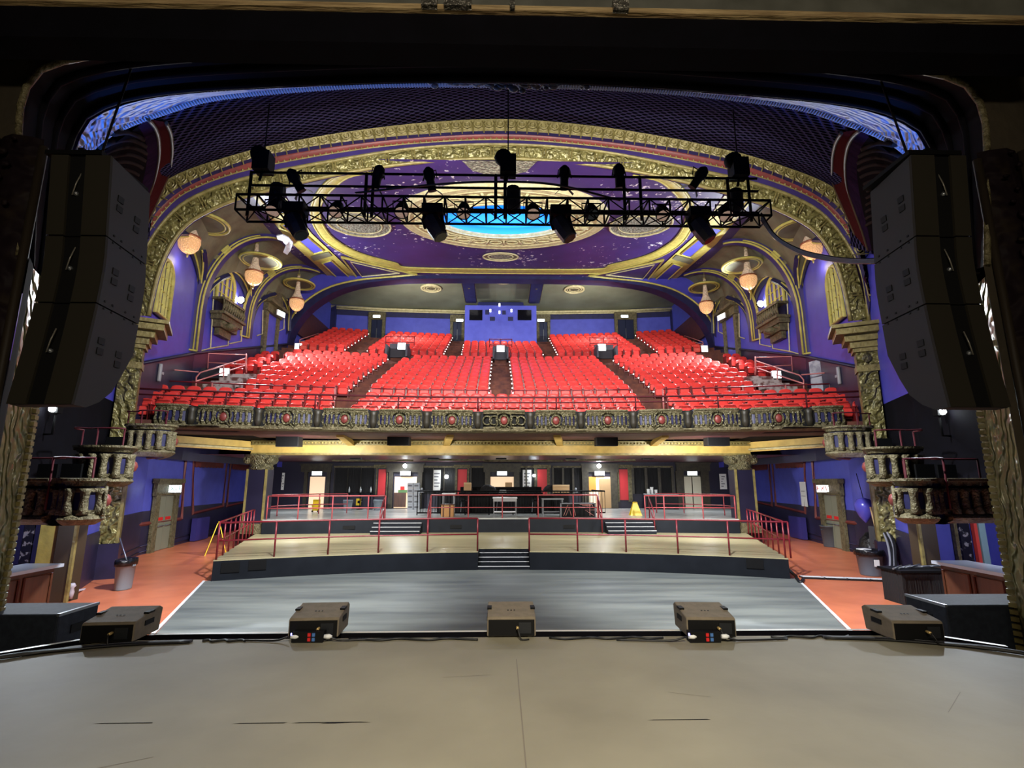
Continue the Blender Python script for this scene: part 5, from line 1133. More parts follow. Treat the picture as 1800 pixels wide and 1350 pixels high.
# ---- chandeliers
def chandelier(c, k, label):
    t = thing('chandelier', c, label, 'chandelier', None); P = lambda l: [(r, c[2] + h) for r, h in l]; O = (c[0], c[1], 0)
    b = MB(); b.tube([Vector(c) + Vector((0, 0, 2.1)), Vector(c) + Vector((0, 0, 1.7))], .02, 5); b.build('chain', goldplain, t)
    b = MB(); b.lathe(P([(.05, 1.75), (.1, 1.7), (.09, 1.6)]), 14, O); b.build('crown', goldplain, t)
    b = MB(); b.lathe(P([(.08, 1.62), (.11, 1.1), (.18, .5), (.36, .08)]), 18, O); b.build('crystal_strands', crystalclear, t)
    b = MB(); b.lathe(P([(.4, -.02), (.44, .0), (.44, .07), (.4, .09)]), 20, O); b.build('rim', mat('copper_rim', lin(150, 90, 60), .4, .4), t)
    b = MB(); b.lathe(P([(.42, .0), (.44, -.18), (.38, -.42), (.24, -.6), (.1, -.68), (.02, -.7)]), 20, O); b.build('crystal_basket', crystal, t)
    b = MB(); b.lathe(P([(.03, -.7), (.05, -.76), (.02, -.86)]), 8, O); b.build('finial', goldplain, t)
    lamp('chandelier_lamp', 'POINT', (c[0], c[1], c[2] - 1.1), 26, WARM, size=.25)
for s, nm in ((-1, 'left'), (1, 'right')):
    for k, (px, py, y) in enumerate(((333, 419, 20.5), (447, 480, 25.6), (522, 528, 30.8))):
        p = U(px, py, y=y); chandelier(side(s, p), k, 'warm glowing crystal chandelier, %s of three along the %s wall' % (('nearest the great arch', 'middle one', 'furthest back')[k], nm))
    p = side(s, U(423, 527, y=27.0)); t = thing('wall_flood_light', p, 'dazzling white flood light on the %s balcony wall beside the arched window' % nm, 'lamp')
    b = MB(); b.lathe([(0, -.05), (.16, -.03), (.19, .03)], 14, p, 'y'); b.build('lens', lampglow, t); b = MB(); b.lathe([(.2, .02), (.21, .12), (.12, .24), (.0, .26)], 14, p, 'y'); b.build('housing', blackm, t); b = MB(); b.tube([p + Vector((0, .2, 0)), Vector((s * 14.5, p.y + .3, p.z - .1))], .04, 5); b.build('bracket', blackm, t)
# ---- hung speakers under the balcony front
for i, (px, py, w, lab) in enumerate(((509, 776, 38, 'far left'), (702, 774, 37, 'left of centre'), (1065, 775, 37, 'right of centre'), (1259, 775, 38, 'far right'))):
    p = U(px, py, y=22.6); t = thing('hung_speaker', p, 'black boxy speaker hung under the balcony front, %s of four' % lab, 'speaker', None); hw = w / 905 * 22.6 / 2 * 1.02
    b = MB(); b.prism([p + Vector((-hw, -.25, -.24)), p + Vector((hw, -.25, -.24)), p + Vector((hw * 1.0, -.3, .26)), p + Vector((-hw, -.3, .26))], (0, .5, .02)); b.build('cabinet', cabinet, t)
    b = MB(); b.box(p + Vector((0, -.295, 0)), (hw * 1.9, .03, .44)); b.build('front_grille', black, t); b = MB(); b.box(p + Vector((hw * .6, 0, .5)), (.05, .05, .5)); b.box(p + Vector((-hw * .6, 0, .5)), (.05, .05, .5)); b.build('bracket', blackm, t)
for i, px in enumerate((626, 762, 881, 1003, 1138)):
    p = U(px, 803, y=29.0); t = thing('ceiling_speaker', p, 'small dark speaker under the balcony ceiling, %s of the row of five' % ('leftmost', 'second from left', 'middle', 'second from right', 'rightmost')[i], 'speaker'); b = MB(); b.box(p, (.6, .4, .3)); b.build('cabinet', cabinet, t); b = MB(); b.box(p + Vector((0, -.21, 0)), (.54, .02, .26)); b.build('front_grille', black, t); b = MB(); b.box(p + Vector((0, 0, .3)), (.08, .08, .4)); b.build('bracket', blackm, t)

# ---- rails on the platforms
def on(px, py, z): return U(px, py, z=z)
railpink = mat('faded_red_painted_steel', lin(168, 70, 74), 0.4)
def railr(name, label, pts, h, mid, posts, **k): return rail(name, label, pts, h, [mid], railpink, posts, **k)
def railw(name, label, pts, h, mid, posts, **k): return rail(name, label, pts, h, [mid], railred, posts, **k)
for s, nm, pxs in ((-1, 'left', (388, 488, 581, 668, 753, 840)), (1, 'right', (930, 1014, 1098, 1188, 1277, 1383))):
    pts = []
    for px in pxs:
        x = UR(px, 17.5, ZP1).x
        for _ in range(3): x = UR(px, p1y(x) + .12, ZP1).x
        pts.append(Vector((x, p1y(x) + .12, ZP1)))
    railw('platform_rail', 'red pipe rail along the front platform edge, %s of the centre steps' % nm, pts, 1.08, .55, range(6))
    c = [Vector((s * (8.72 + .31 * k), 16.5 + .95 * k, ZP1)) for k in range(9)]
    railw('platform_rail', 'red pipe rail with uprights along the %s side of the front platform' % nm, c, 1.1, .55, range(9))
    e = [UR(px, p2y(9) + .15, ZP2) for px in ((472, 524, 582, 644, 674) if s < 0 else (1137, 1170, 1236, 1290))]
    for p in e: p.z = ZP2; p.y = p2y(p.x) + .2
    railr('platform_rail', 'red pipe rail along the rear platform edge, %s of the mixing position' % nm, e, 1.05, .5, range(len(e)))
    e2 = [Vector((s * 11.4, 25.8, ZP2)), Vector((s * 11.4, 27.0, ZP2)), Vector((s * 10.0, 29.0, ZP2)), Vector((s * 8.6, 29.4, ZP2))]
    railr('platform_rail', 'red pipe rail of the ramp behind the %s column' % nm, e2, 1.05, .5, range(4))
    for px in ((668, 752) if s < 0 else (1058, 1150)):
        p = UR(px, 24.4, ZP1); p = Vector((p.x, 24.45, ZP1)); q = Vector((p.x, 25.2, ZP2)); t = thing('step_hand_rail', p, 'short red sloping hand rail on the %s side of the %s rear steps' % ('left' if px in (668, 1058) else 'right', nm), 'rail'); b = MB(); b.tube([p + Vector((0, 0, .0)), p + Vector((0, 0, .95)), q + Vector((0, .0, 1.0)), q], .03, 6); b.build('rail', railred, t); b = MB(); b.tube([p + Vector((0, 0, .5)), q + Vector((0, 0, .5))], .025, 6); b.build('middle_rail', railred, t)
e = [Vector((UR(px, p2y(3) + .2, ZP2).x, 0, ZP2)) for px in (757, 823, 883, 946, 1008, 1050)]
for p in e: p.y = p2y(p.x) + .2
railr('platform_rail', 'red pipe rail in front of the mixing position', e, 1.08, .5, range(6))

# ---- mixing position
def tb(name, label, cat, px0, px1, py0, py1, y, d, m, group=None):
    a, c = U(px0, py1, y=y), U(px1, py0, y=y); t = thing(name, ((a.x + c.x) / 2, y, a.z), label, cat, group)
    return t, a, c
def bxp(t, name, x0, x1, y0, y1, z0, z1, m): b = MB(); b.box(((x0 + x1) / 2, (y0 + y1) / 2, (z0 + z1) / 2), (x1 - x0, y1 - y0, z1 - z0)); return b.build(name, m, t)
FY = 27.6; a, c = UR(733, FY, ZP2), UR(1064, FY, ZP2)
t = thing('crowd_barrier', ((a.x + c.x) / 2, FY, ZP2), 'black barred barrier around the front of the mixing position', 'barrier'); w = c.x - a.x
for z in (1.22, .12): b = MB(); b.tube([(a.x, FY, ZP2 + z), (c.x, FY, ZP2 + z)], .035, 6); b.build('rail', blackm, t)
for i in range(64): b = MB(); x = a.x + w * i / 63; b.tube([(x, FY, ZP2 + .0 if i % 8 == 0 else ZP2 + .12), (x, FY, ZP2 + 1.22)], .03 if i % 8 == 0 else .014, 5); b.build('bar', blackm, t)
for x in (a.x, c.x): b = MB(); b.tube([(x, FY, ZP2 + 1.22), (x, 31.5, ZP2 + 1.22)], .035, 6); b.build('side_rail', blackm, t)
t = thing('mixing_desk', (0, 29.5, ZP2), 'long dark sound mixing desk on a black draped table behind the barrier', 'mixing desk'); bxp(t, 'table', -3.6, 3.6, 29.0, 30.0, ZP2, ZP2 + .95, curtain); bxp(t, 'console', -2.4, 2.2, 28.9, 29.9, ZP2 + .95, ZP2 + 1.12, blackm); bxp(t, 'raised_back', -2.4, 2.2, 29.8, 30.0, ZP2 + 1.1, ZP2 + 1.42, blackm)
for i in range(6): bxp(t, 'screen', -2.2 + i * .72, -1.7 + i * .72, 29.76, 29.8, ZP2 + 1.16, ZP2 + 1.36, glassdark)
for k, (px, py, lab, m_) in enumerate(((742, 853, 'small pale device on the barrier top left of the mixing desk', steel), (776, 858, 'dark round-topped device standing on the left of the mixing desk', blackm), (884, 860, 'flat grey keyboard tray on the middle of the mixing desk', steel), (1012, 858, 'small grey device on the right of the mixing desk', steel))):
    p = U(px, py, y=29.2); p.z = ZP2 + 1.12; b = MB(); b.box(p + Vector((0, 0, .05)), (.4 if k == 2 else .26, .24, .1)); b.lathe([(.06, .1), (.07, .2), (.03, .26), (0, .27)], 8, p) if k != 2 else b.box(p + Vector((0, .05, .12)), (.36, .1, .05)); tag(b.build('desk_device', m_), lab, 'device')
for k in range(3):
    x = -2.1 + k * 1.9; t = thing('bar_stool', (x, 28.2, ZP2), 'dark stool behind the barrier, %s of three' % ('left', 'middle', 'right')[k], 'stool'); b = MB(); b.lathe([(0, .74), (.18, .74), (.19, .7), (.17, .68)], 12, (x, 28.2, ZP2)); b.build('seat', blackm, t)
    for a_ in range(4): b = MB(); q = PI / 4 + a_ * PI / 2; b.tube([(x + .22 * math.cos(q), 28.2 + .22 * math.sin(q), ZP2), (x + .12 * math.cos(q), 28.2 + .12 * math.sin(q), ZP2 + .7)], .014, 5); b.build('leg', steel, t)
def table(label, px0, px1, top, y, m, extra=None):
    a, c = UR(px0, y, ZP2), UR(px1, y, ZP2); z = U(px0, top, y=y).z; t = thing('work_table', ((a.x + c.x) / 2, y, ZP2), label, 'table'); bxp(t, 'table_top', a.x, c.x, y - .3, y + .3, z - .06, z, m)
    for x in (a.x + .06, c.x - .06):
        for yy in (y - .26, y + .26): bxp(t, 'leg', x - .025, x + .025, yy - .025, yy + .025, ZP2, z - .06, steel)
    bxp(t, 'shelf', a.x + .05, c.x - .05, y - .25, y + .25, ZP2 + .2, ZP2 + .24, m); return t, a, c, z
t, a, c, z = table('white trolley table behind the middle of the red rail', 866, 909, 874, 26.6, white)
bxp(t, 'drawer_row', a.x + .03, c.x - .03, 26.28, 26.3, z - .2, z - .07, mat('grey_drawer', lin(170, 172, 176), .4))
table('small pale table left of the white trolley', 777, 800, 867, 26.9, white)
table('grey steel table with clutter right of the white trolley', 952, 990, 876, 26.7, steel)
t, a, c = tb('wooden_crate', 'brown wooden crate on the floor behind the red rail', 'crate', 775, 797, 888, 910, 26.2, .5, wood); a.z = ZP2; bxp(t, 'body', a.x, c.x, 26.2, 26.7, a.z, c.z, mat('plywood', lin(190, 140, 84), .6)); bxp(t, 'lid', a.x - .03, c.x + .03, 26.17, 26.73, c.z, c.z + .05, wood)
for k in (0, 1): bxp(t, 'slat', a.x + .08 + k * .32, a.x + .14 + k * .32, 26.18, 26.2, a.z, c.z, wood)
t, a, c = tb('flight_case', 'black flight case with a pale outlined logo behind the right of the red rail', 'case', 986, 1046, 884, 907, 26.0, .6, black); a.z = ZP2; bxp(t, 'body', a.x, c.x, 26.0, 26.6, a.z, c.z, black)
for x in (a.x, c.x): bxp(t, 'corner_edging', x - .03, x + .03, 25.97, 26.0, a.z, c.z, steel)
bxp(t, 'lid_edging', a.x, c.x, 25.97, 26.0, c.z - .05, c.z, steel); b = MB(); zz = lambda v: a.z + (c.z - a.z) * v; xx = lambda v: a.x + (c.x - a.x) * v
for l in ([(.08, .1), (.2, .85), (.36, .85), (.42, .1)], [(.14, .1), (.24, .65), (.3, .1)], [(.55, .9), (.9, .9), (.98, .5), (.7, .5), (.95, .1)], [(.84, .9), (.84, .1)], [(.62, .8), (.88, .8)]): b.tube([(xx(u), 25.98, zz(v)) for u, v in l], .012, 4)
b.build('outlined_logo', mat('pale_pink_line', lin(214, 150, 140), .6), t)
for lab, px0, px1, py0, py1, y in (('brown cardboard box on the barrier left of the middle door', 815, 828, 849, 864, 28.6), ('brown cardboard box on the desk right of the middle door', 972, 1001, 853, 866, 28.6)):
    t, a, c = tb('cardboard_box', lab, 'box', px0, px1, py0, py1, y, .4, cardboard); bxp(t, 'carton', a.x, c.x, y, y + .4, a.z, c.z, cardboard); bxp(t, 'flap', a.x, c.x, y - .02, y + .02, c.z - .06, c.z + .03, mat('pale_cardboard', lin(196, 166, 124), .8)); bxp(t, 'stand', a.x + .05, c.x - .05, y + .05, y + .35, ZP2, a.z, black)
rnd = random.Random(2)
for k in range(10):
    px = 716 + (k % 2) * 11; row = k // 2; t, a, c = tb('white_carton', 'white carton in the %s stack by the door, %s from the floor' % (('left', 'right')[k % 2], ORD[row + 1]), 'box', px, px + 10, 890 - 9 * row - 8.5, 890 - 9 * row, 33.2, .4, white)
    z0 = ZP2 + row * .33; bxp(t, 'carton', a.x, c.x, 33.2, 33.6, z0, z0 + .32, mat('white_carton_card', lin(196, 200, 206), .7)); bxp(t, 'printed_band', a.x + .05, c.x - .05, 33.185, 33.2, z0 + .1, z0 + .2, mat('grey_print', lin(120, 120, 124), .7))
for k, (px, py, lab) in enumerate(((968, 851, 'dark heap of coats on the desk right of the middle door'), (857, 851, 'dark rounded bag on the desk in front of the middle door'))):
    p = U(px, py + 6, y=28.9); b = MB(); b.lathe([(0, .16), (.14, .13), (.26, .02), (.32, -.1), (.3, -.2)], 10, p, sx=1.3, sy=.6); b.lathe([(0, .08), (.14, 0), (.2, -.2)], 8, p + Vector((.3, 0, 0))); tag(b.build('dark_bag', curtain), lab, 'bag')
def aframe(px, pyb, pyt, z, label, w, fold=False, rz=0.0):
    p = U(px, pyb, z=z); h = (pyb - pyt) / 905 * p.y * 1.0; t = thing('wet_floor_sign', p, label, 'sign'); R = Matrix.Rotation(rz, 3, 'Z')
    for e in (-1, 1):
        b = MB(); q = lambda x, d, zz: p + R @ Vector((x, d, zz)); y0, y1 = e * h * .28, e * .02
        b.prism([q(-w, y0, 0), q(w, y0, 0), q(w * .36, y1, h * .95), q(-w * .36, y1, h * .95)], R @ Vector((0, .03 * e, 0))); pn = b.build('panel', yellowp, t)
        if e < 0:
            b = MB(); 
            def L(u, v): return q(u * w, y0 + (y1 - y0) * v - .012, h * .95 * v)
            b.poly([L(-.35, .25), L(.35, .25), L(.3, .33), L(-.3, .33)]); b.poly([L(-.3, .4), L(.3, .4), L(0, .75)]); b.build('printed_warning', black, pn)
    b = MB(); b.tube([p + R @ Vector((-w * .4, 0, h * .95)), p + R @ Vector((-w * .3, 0, h)), p + R @ Vector((w * .3, 0, h)), p + R @ Vector((w * .4, 0, h * .95))], .02, 5); b.build('handle', yellowp, t); return t
aframe(1117, 906, 884, ZP2, 'yellow wet floor sign on the rear platform above the right steps', .3)
p = on(379, 968, ZF); aframe(379, 975, 922, ZF, 'yellow folded-open floor sign on the terracotta floor beside the left platform rail', .2, rz=2.07)
p = on(555, 900, ZP2); t = thing('mop_bucket', p, 'yellow mop bucket in front of the far left door', 'bucket'); b = MB(); b.lathe([(.2, .08), (.26, .4), (.27, .42), (.24, .42)], 12, p, sy=.8); b.build('bucket', yellowp, t); b = MB(); b.box(p + Vector((0, .05, .55)), (.36, .2, .3)); b.build('wringer', yellowp, t); b = MB(); b.tube([p + Vector((.1, .05, .6)), p + Vector((.16, .1, 1.0))], .02, 5); b.build('lever', steel, t)
for dx in (-.16, .16): b = MB(); b.lathe([(0, -.03), (.05, -.03), (.05, .03), (0, .03)], 8, p + Vector((dx, -.1, .05)), 'y'); b.build('castor', black, t)
def bin_(px, pyb, r, h, z, label, m, liner=True, sy=1.0):
    p = on(px, pyb, z) if z is not None else None; t = thing('rubbish_bin', p, label, 'bin'); b = MB(); b.lathe([(0, .0), (r * .8, .0), (r * .82, .03), (r, h), (r * 1.06, h), (r * 1.06, h - .06), (r * .99, h - .06)], 20, p, sy=sy); b.build('body', m, t)
    if liner: b = MB(); b.lathe([(r * 1.1, h - .16), (r * 1.12, h - .05), (r * 1.08, h + .02), (r * .8, h + .0), (r * .5, h - .12), (0, h - .14)], 20, p, sy=sy); b.build('liner', bag, t)
    for e in (-1, 1): b = MB(); b.box(p + Vector((e * r * .98, 0, h * .8)), (.05, .12, .05)); b.build('handle', m, t)
    return t, p
t, p = bin_(216, 1036, .21, .80, ZF, 'slim pale grey rubbish bin with black liner by the left wall', binm, sy=1.5)
b = MB(); b.tube([p + Vector((.05, .1, .5)), p + Vector((-.45, .25, 1.35))], .018, 5); tag(b.build('broom_handle', steel), 'thin pale broom stick leaning out of the slim bin by the left wall', 'broom')
t, p = bin_(1532, 1011, .38, .78, ZF, 'large blue-grey round rubbish bin with black liner by the right wall', mat('blue_grey_bin_plastic', lin(92, 104, 116), .4)); b = MB(); b.box(p + Vector((-.05, -.385, .42)), (.16, .02, .2)); b.build('white_label', paper, t); b = MB(); b.box(p + Vector((-.15, 0, .8)), (.35, .25, .03), rz=.3); tag(b.build('paper_sheet', paper), 'white paper sheet lying on top of the large round bin', 'paper')
bin_(1463, 961, .42, .95, ZF, 'dark grey round bin beside the right side door', bindark, False)
for px, pyb, lab in ((611, 897, 'small grey bin against the back wall under the left windows'), (664, 897, 'grey box bin at the left rail end near the red panel')): bin_(px, pyb, .28, .62, ZP2, lab, binm, False)
p = U(630, 888, y=33.8); t = thing('hanging_sign', p, 'small yellow caution sign hanging on the back wall left of the mixing position', 'sign'); b = MB(); b.box(p + Vector((0, 0, .2)), (.3, .03, .42)); b.build('panel', yellowp, t); b = MB(); b.box(p + Vector((0, -.02, .2)), (.12, .01, .16)); b.build('printed_mark', black, t); b = MB(); b.box(p + Vector((0, .4, .2)), (.05, .8, .05)); b.build('hook', steel, t)
for k, px in enumerate((612, 632, 650)):
    p = UR(px, 33.6, ZP2); p = Vector((p.x, 33.6, ZP2)); t = thing('bar_table', p, 'tall thin table with a bottle by the left windows, %s of three' % ('leftmost', 'middle', 'rightmost')[k], 'table'); b = MB(); b.lathe([(.2, 0), (.2, .03), (.03, .05), (.03, 1.0), (.28, 1.02), (.28, 1.05)], 14, p); b.build('pedestal', blackm, t); b = MB(); b.lathe([(.05, 1.05), (.05, 1.25), (.02, 1.33), (.02, 1.4)], 8, p); tag(b.build('bottle', mat('pale_bottle', lin(190, 196, 196), .2)), 'pale bottle standing on the %s tall table by the left windows' % ('leftmost', 'middle', 'rightmost')[k], 'bottle')
# bar table under the right windows
t, a, c = tb('long_table', 'long dark cloth-covered table under the right windows', 'table', 1135, 1190, 868, 890, 33.4, .6, curtain); bxp(t, 'table_top', a.x, c.x, 33.1, 33.8, c.z - .04, c.z, white); bxp(t, 'cloth', a.x + .02, c.x - .02, 33.12, 33.78, ZP2, c.z - .04, curtain)
for k, (px, h) in enumerate(((1140, .3), (1146, .42), (1153, .26))): p = U(px, 867, y=33.4); p.z = c.z; b = MB(); b.lathe([(.09, 0), (.1, h), (.08, h), (.07, .02)], 10, p); b.lathe([(.11, h - .03), (.11, h), (.1, h)], 10, p); tag(b.build('paper_tub', paper), 'white tub on the table under the right windows, %s of three' % ('left', 'tall middle', 'right')[k], 'tub')
# right wall clutter
A, B = SEG[2]
A, B = SEG[3]; p = side(1, UW(342, 869, A, B, .1)); b = MB(); tt = (-(WL[3][0] - WL[2][0]), WL[3][1] - WL[2][1]); rzz = math.atan2(tt[1], tt[0]); b.box(p, (.75, .03, 1.25), rz=rzz); o = b.build('poster', paper); tag(o, 'white printed poster on the violet panel of the right side wall', 'poster'); b = MB(); b.box(p + Vector((-.03, -.01, .15)), (.45, .02, .03), rz=rzz); b.box(p + Vector((-.03, -.01, -.1)), (.5, .02, .03), rz=rzz); b.build('printed_line', mat('grey_print', lin(120, 120, 124), .7), o)
A, B = WP[0], WP[1]; p = side(1, UW(1760 - 1443, 657, A, B, .12)); b = MB(); b.box(p, (.85, .04, 1.5), rz=1.85); o = b.build('notice_board', mat('grey_white_board', lin(170, 172, 180), .6, 0, lin(130, 132, 144), 3, .45, .6)); tag(o, 'grey-white notice board low on the right balcony wall', 'notice'); 
p = side(1, UW(1760 - 1443 + 4, 657, A, B, .16)); b = MB(); b.tube([p + Vector((0, 0, .76)), p + Vector((0, .02, -.76))], .03, 4); b.build('frame', blackm, o)
A, B = SEG[1]; p = side(1, UW(1760 - 1527, 893, A, B, .45)); t = thing('balloon', p, 'round blue-violet balloon hanging beside the right side door', 'balloon'); b = MB(); b.lathe([(0, .34), (.2, .28), (.31, .1), (.3, -.08), (.18, -.34), (.05, -.5), (.02, -.54)], 16, p); b.build('bladder', mat('glossy_violet_rubber', lin(86, 82, 190), .25), t); b = MB(); b.tube([p + Vector((0, 0, .34)), p + Vector((0, .2, 1.2))], .015, 4); b.build('string', blackm, t)
p = U(1541, 910, y=18.3); t = thing('cardboard_sheet', p, 'pale brown cardboard sheet leaning on the junk pile by the right wall', 'sheet'); b = MB(); b.box(p, (.5, .05, .75), rz=.5, rx=-.12); b.build('sheet', mat('pale_cardboard', lin(176, 156, 130), .8), t); b = MB(); b.box(p + Vector((0, .1, -1.0)), (.35, .3, 1.4)); b.build('crate_below', bindark, t)
p = on(1545, 1000, ZF); t = thing('junk_pile', p, 'dark heap of coats, cables and litter behind the large round bin', 'pile'); rnd = random.Random(9)
b = MB(); b.lathe([(.5, 0), (.5, .5), (.4, .9), (.2, 1.15), (0, 1.2)], 10, p + Vector((.35, .6, 0))); b.build('heap', bag, t)
for k in range(7): b = MB(); q = p + Vector((rnd.uniform(0, .6), rnd.uniform(.0, .3), rnd.uniform(.8, 1.3))); b.lathe([(0, -.07), (.09, -.03), (.08, .05), (0, .08)], 7, q, sx=1.5); b.build('litter', (paper, maroon, bag)[k % 3], t)
t = thing('cable_bundle', on(1570, 1030, ZF), 'thick bundle of black and grey cables hanging down the right wall', 'cables')
for k in range(6):
    b = MB(); o_ = rnd.uniform(-.1, .1); q = [U(1548 + k * 2, 925, y=17.2 + o_), U(1560 + k * 2.5, 955, y=16.6), U(1565 + k * 2, 990, y=16.0), U(1560 + k * 4, 1025, y=15.2), on(1572 + k * 5, 1042, ZF + .03)]; b.tube(cr(q, 20), .035, 5); b.build('cable', rubber if k % 3 else mat('grey_cable', lin(130, 130, 136), .5), t)
t, a, c = tb('cloth_table', 'black cloth table heaped with steel stands by the right bar', 'table', 1590, 1668, 1003, 1048, 13.0, .8, curtain); bxp(t, 'cloth', a.x, c.x, 13.0, 13.7, ZF, c.z - .05, curtain); bxp(t, 'table_top', a.x - .05, c.x + .05, 12.95, 13.75, c.z - .05, c.z, blackm)
for k in range(6): b = MB(); x = a.x + (c.x - a.x) * (k + .4) / 6; b.tube([(x - .2, 13.1 + .07 * k, c.z + .03), (x + .25, 13.4 - .05 * k, c.z + .06 + .02 * (k % 3))], .022, 5); tag(b.build('steel_stand', steel), 'steel stand bar lying on the black cloth table, %s from the left' % ORD[k + 1], 'stand')
t = thing('cable_ramp', on(1480, 1020, ZF), 'white-topped cable ramp crossing the terracotta floor on the right', 'cable ramp')
e0, e1 = on(1408, 1016, ZF), on(1568, 1022, ZF)
for k in range(4): q0, q1 = e0.lerp(e1, k / 4 + .01), e0.lerp(e1, (k + 1) / 4 - .01); b = MB(); n = Vector((0, .16, 0)); b.prism([q0 - n, q1 - n, q1 + n, q0 + n], (0, 0, .05)); sg = b.build('section', rubber, t); b = MB(); n *= .6; up = Vector((0, 0, .051)); b.prism([q0 - n + up, q1 - n + up, q1 + n + up, q0 + n + up], (0, 0, .012)); b.build('white_lid', white, sg)
b = MB(); q = [on(1400, 1016, ZF + .04), on(1407, 1024, ZF + .04), on(1412, 1018, ZF + .04)]; b.tube(cr(q, 12), .05, 6); b.tube([on(1385, 1000, ZF + .3), on(1400, 1014, ZF + .05)], .05, 6); tag(b.build('black_cable', rubber), 'short black cable where the ramp meets the right platform corner', 'cable')
t = thing('floor_pipe', on(160, 1050, ZF), 'thin pale pipe with valves along the foot of the left wall', 'pipe'); A, B = SEG[0]
b = MB(); b.tube([UW(128, 1040, A, B, .15), UW(165, 1033, A, B, .12), UW(198, 1026, A, B, .12)], .03, 6); b.build('pipe', mat('pale_pipe_paint', lin(176, 170, 180), .5), t); b = MB(); q = UW(126, 1034, A, B, .2); b.lathe([(.05, -.25), (.07, -.1), (.05, 0), (.09, .05), (.05, .12)], 8, q); b.build('valve', mat('pale_pipe_paint', lin(176, 170, 180), .5), t)

# ================================================================ ON AND OVER THE STAGE
# ---- floor monitors
def monitor(px0, px1, pyb, label, rz, logo=True, plug=.62):
    c = on((px0 + px1) / 2, pyb, 0); c.y -= .02; t = thing('floor_monitor', c, label, 'speaker'); t.rotation_euler = (0, 0, rz)
    def q(mb, name, m, par):
        o = mb.build(name, m); o.parent = par; return o
    w = .26; pf = [(0, .012), (0, .19), (.02, .205), (.44, .27), (.5, .24), (.46, .012)]
    b = MB(); b.prism([(-w, y, z) for y, z in pf], (2 * w, 0, 0)); bd = q(b, 'cabinet', wedge, t)
    bv = bd.modifiers.new('bevel', 'BEVEL'); bv.width = .012; bv.segments = 2; bv.limit_method = 'ANGLE'
    b = MB(); b.box((0, -.004, .1), (2 * w - .03, .01, .16)); q(b, 'rear_panel', black, t)
    for s in (-1, 1): b = MB(); b.box((s * (w + .001), .25, .15), (.012, .16, .05)); b.box((s * (w - .02), .27, .243), (.05, .12, .02)); q(b, 'handle_slot', black, t)
    b = MB(); b.box((w * .55, -.012, .1), (.13, .012, .11)); cpn = q(b, 'connector_panel', mat('dark_metal_plate', lin(40, 42, 46), .35, .4), t)
    b = MB(); b.lathe([(0, -.07), (.014, -.07), (.016, -.02), (.01, 0)], 8, (w * (plug * 2 - 1.0), -.01, .11), 'y'); q(b, 'plug', mat('gold_plug', lin(210, 180, 120), .3, .5), t)
    b = MB(); x = w * (plug * 2 - 1.0); b.tube(cr([(x, -.08, .11), (x + .015, -.11, .07), (x + .04, -.12, .015), (x + .12, -.1, .012)], 12), .007, 5); q(b, 'cable', rubber, t)
    b = MB()
    for dx in (-.035, 0, .035):
        y, z = .18, .2325; b.prism([(dx - .008, y - .008, z), (dx + .008, y - .008, z), (dx + .008, y + .01, z + .003), (dx - .008, y + .01, z + .003)], (0, 0, .002))
    q(b, 'maker_mark', black, t)
    b = MB()
    for sx in (-.2, .2):
        for yy in (.04, .42): b.box((sx, yy, .006), (.04, .04, .012))
    q(b, 'rubber_feet', rubber, t); return t
monitor(137, 240, 1131, 'dark floor monitor on the stage lip beside the left subwoofer', .07)
monitor(508, 594, 1122, 'brown-grey floor monitor on the stage lip, left of the middle one', .06)
monitor(858, 940, 1120, 'brown-grey floor monitor at the middle of the stage lip', 0.0)
monitor(1207, 1294, 1121, 'brown-grey floor monitor on the stage lip, right of the middle one', -.05)
monitor(1562, 1668, 1128, 'dark floor monitor on the stage lip beside the right subwoofer', -.05)
for px, lab in ((540, 'black power box with coloured sockets before the monitor left of middle'), (1240, 'black power box with coloured sockets before the monitor right of middle')):
    c = on(px, 1130, 0); t = thing('power_box', c, lab, 'box'); b = MB(); b.box(c + Vector((0, .04, .055)), (.32, .1, .1)); b.build('case', black, t)
    for k, m in enumerate((letterred, letterred, mat('blue_socket', lin(70, 110, 170), .4), mat('blue_socket', lin(70, 110, 170), .4))): b = MB(); b.box(c + Vector((.02 + .045 * (k // 2), -.014, .035 + .045 * (k % 2))), (.03, .012, .032)); b.build('socket', m, t)
    for s in (-1, 1):
        b = MB(); b.lathe([(.02, 0), (.024, .05), (.012, .08)], 8, c + Vector((s * .17, .0, .06)), 'x'); b.build('plug', white, t)
        b = MB(); b.tube(cr([c + Vector((s * .2, 0, .06)), c + Vector((s * .32, .02, .02)), c + Vector((s * .55, .05, .012)), c + Vector((s * .9, .08, .012))], 14), .01, 5); b.build('cable', rubber, t)
    b = MB(); b.box(c + Vector((-.165, -.005, .085)), (.012, .012, .02)); b.build('blue_indicator', mat('blue_indicator', (.1, .15, 1), .4, emis=12, ecol=(.2, .2, 1)), t)
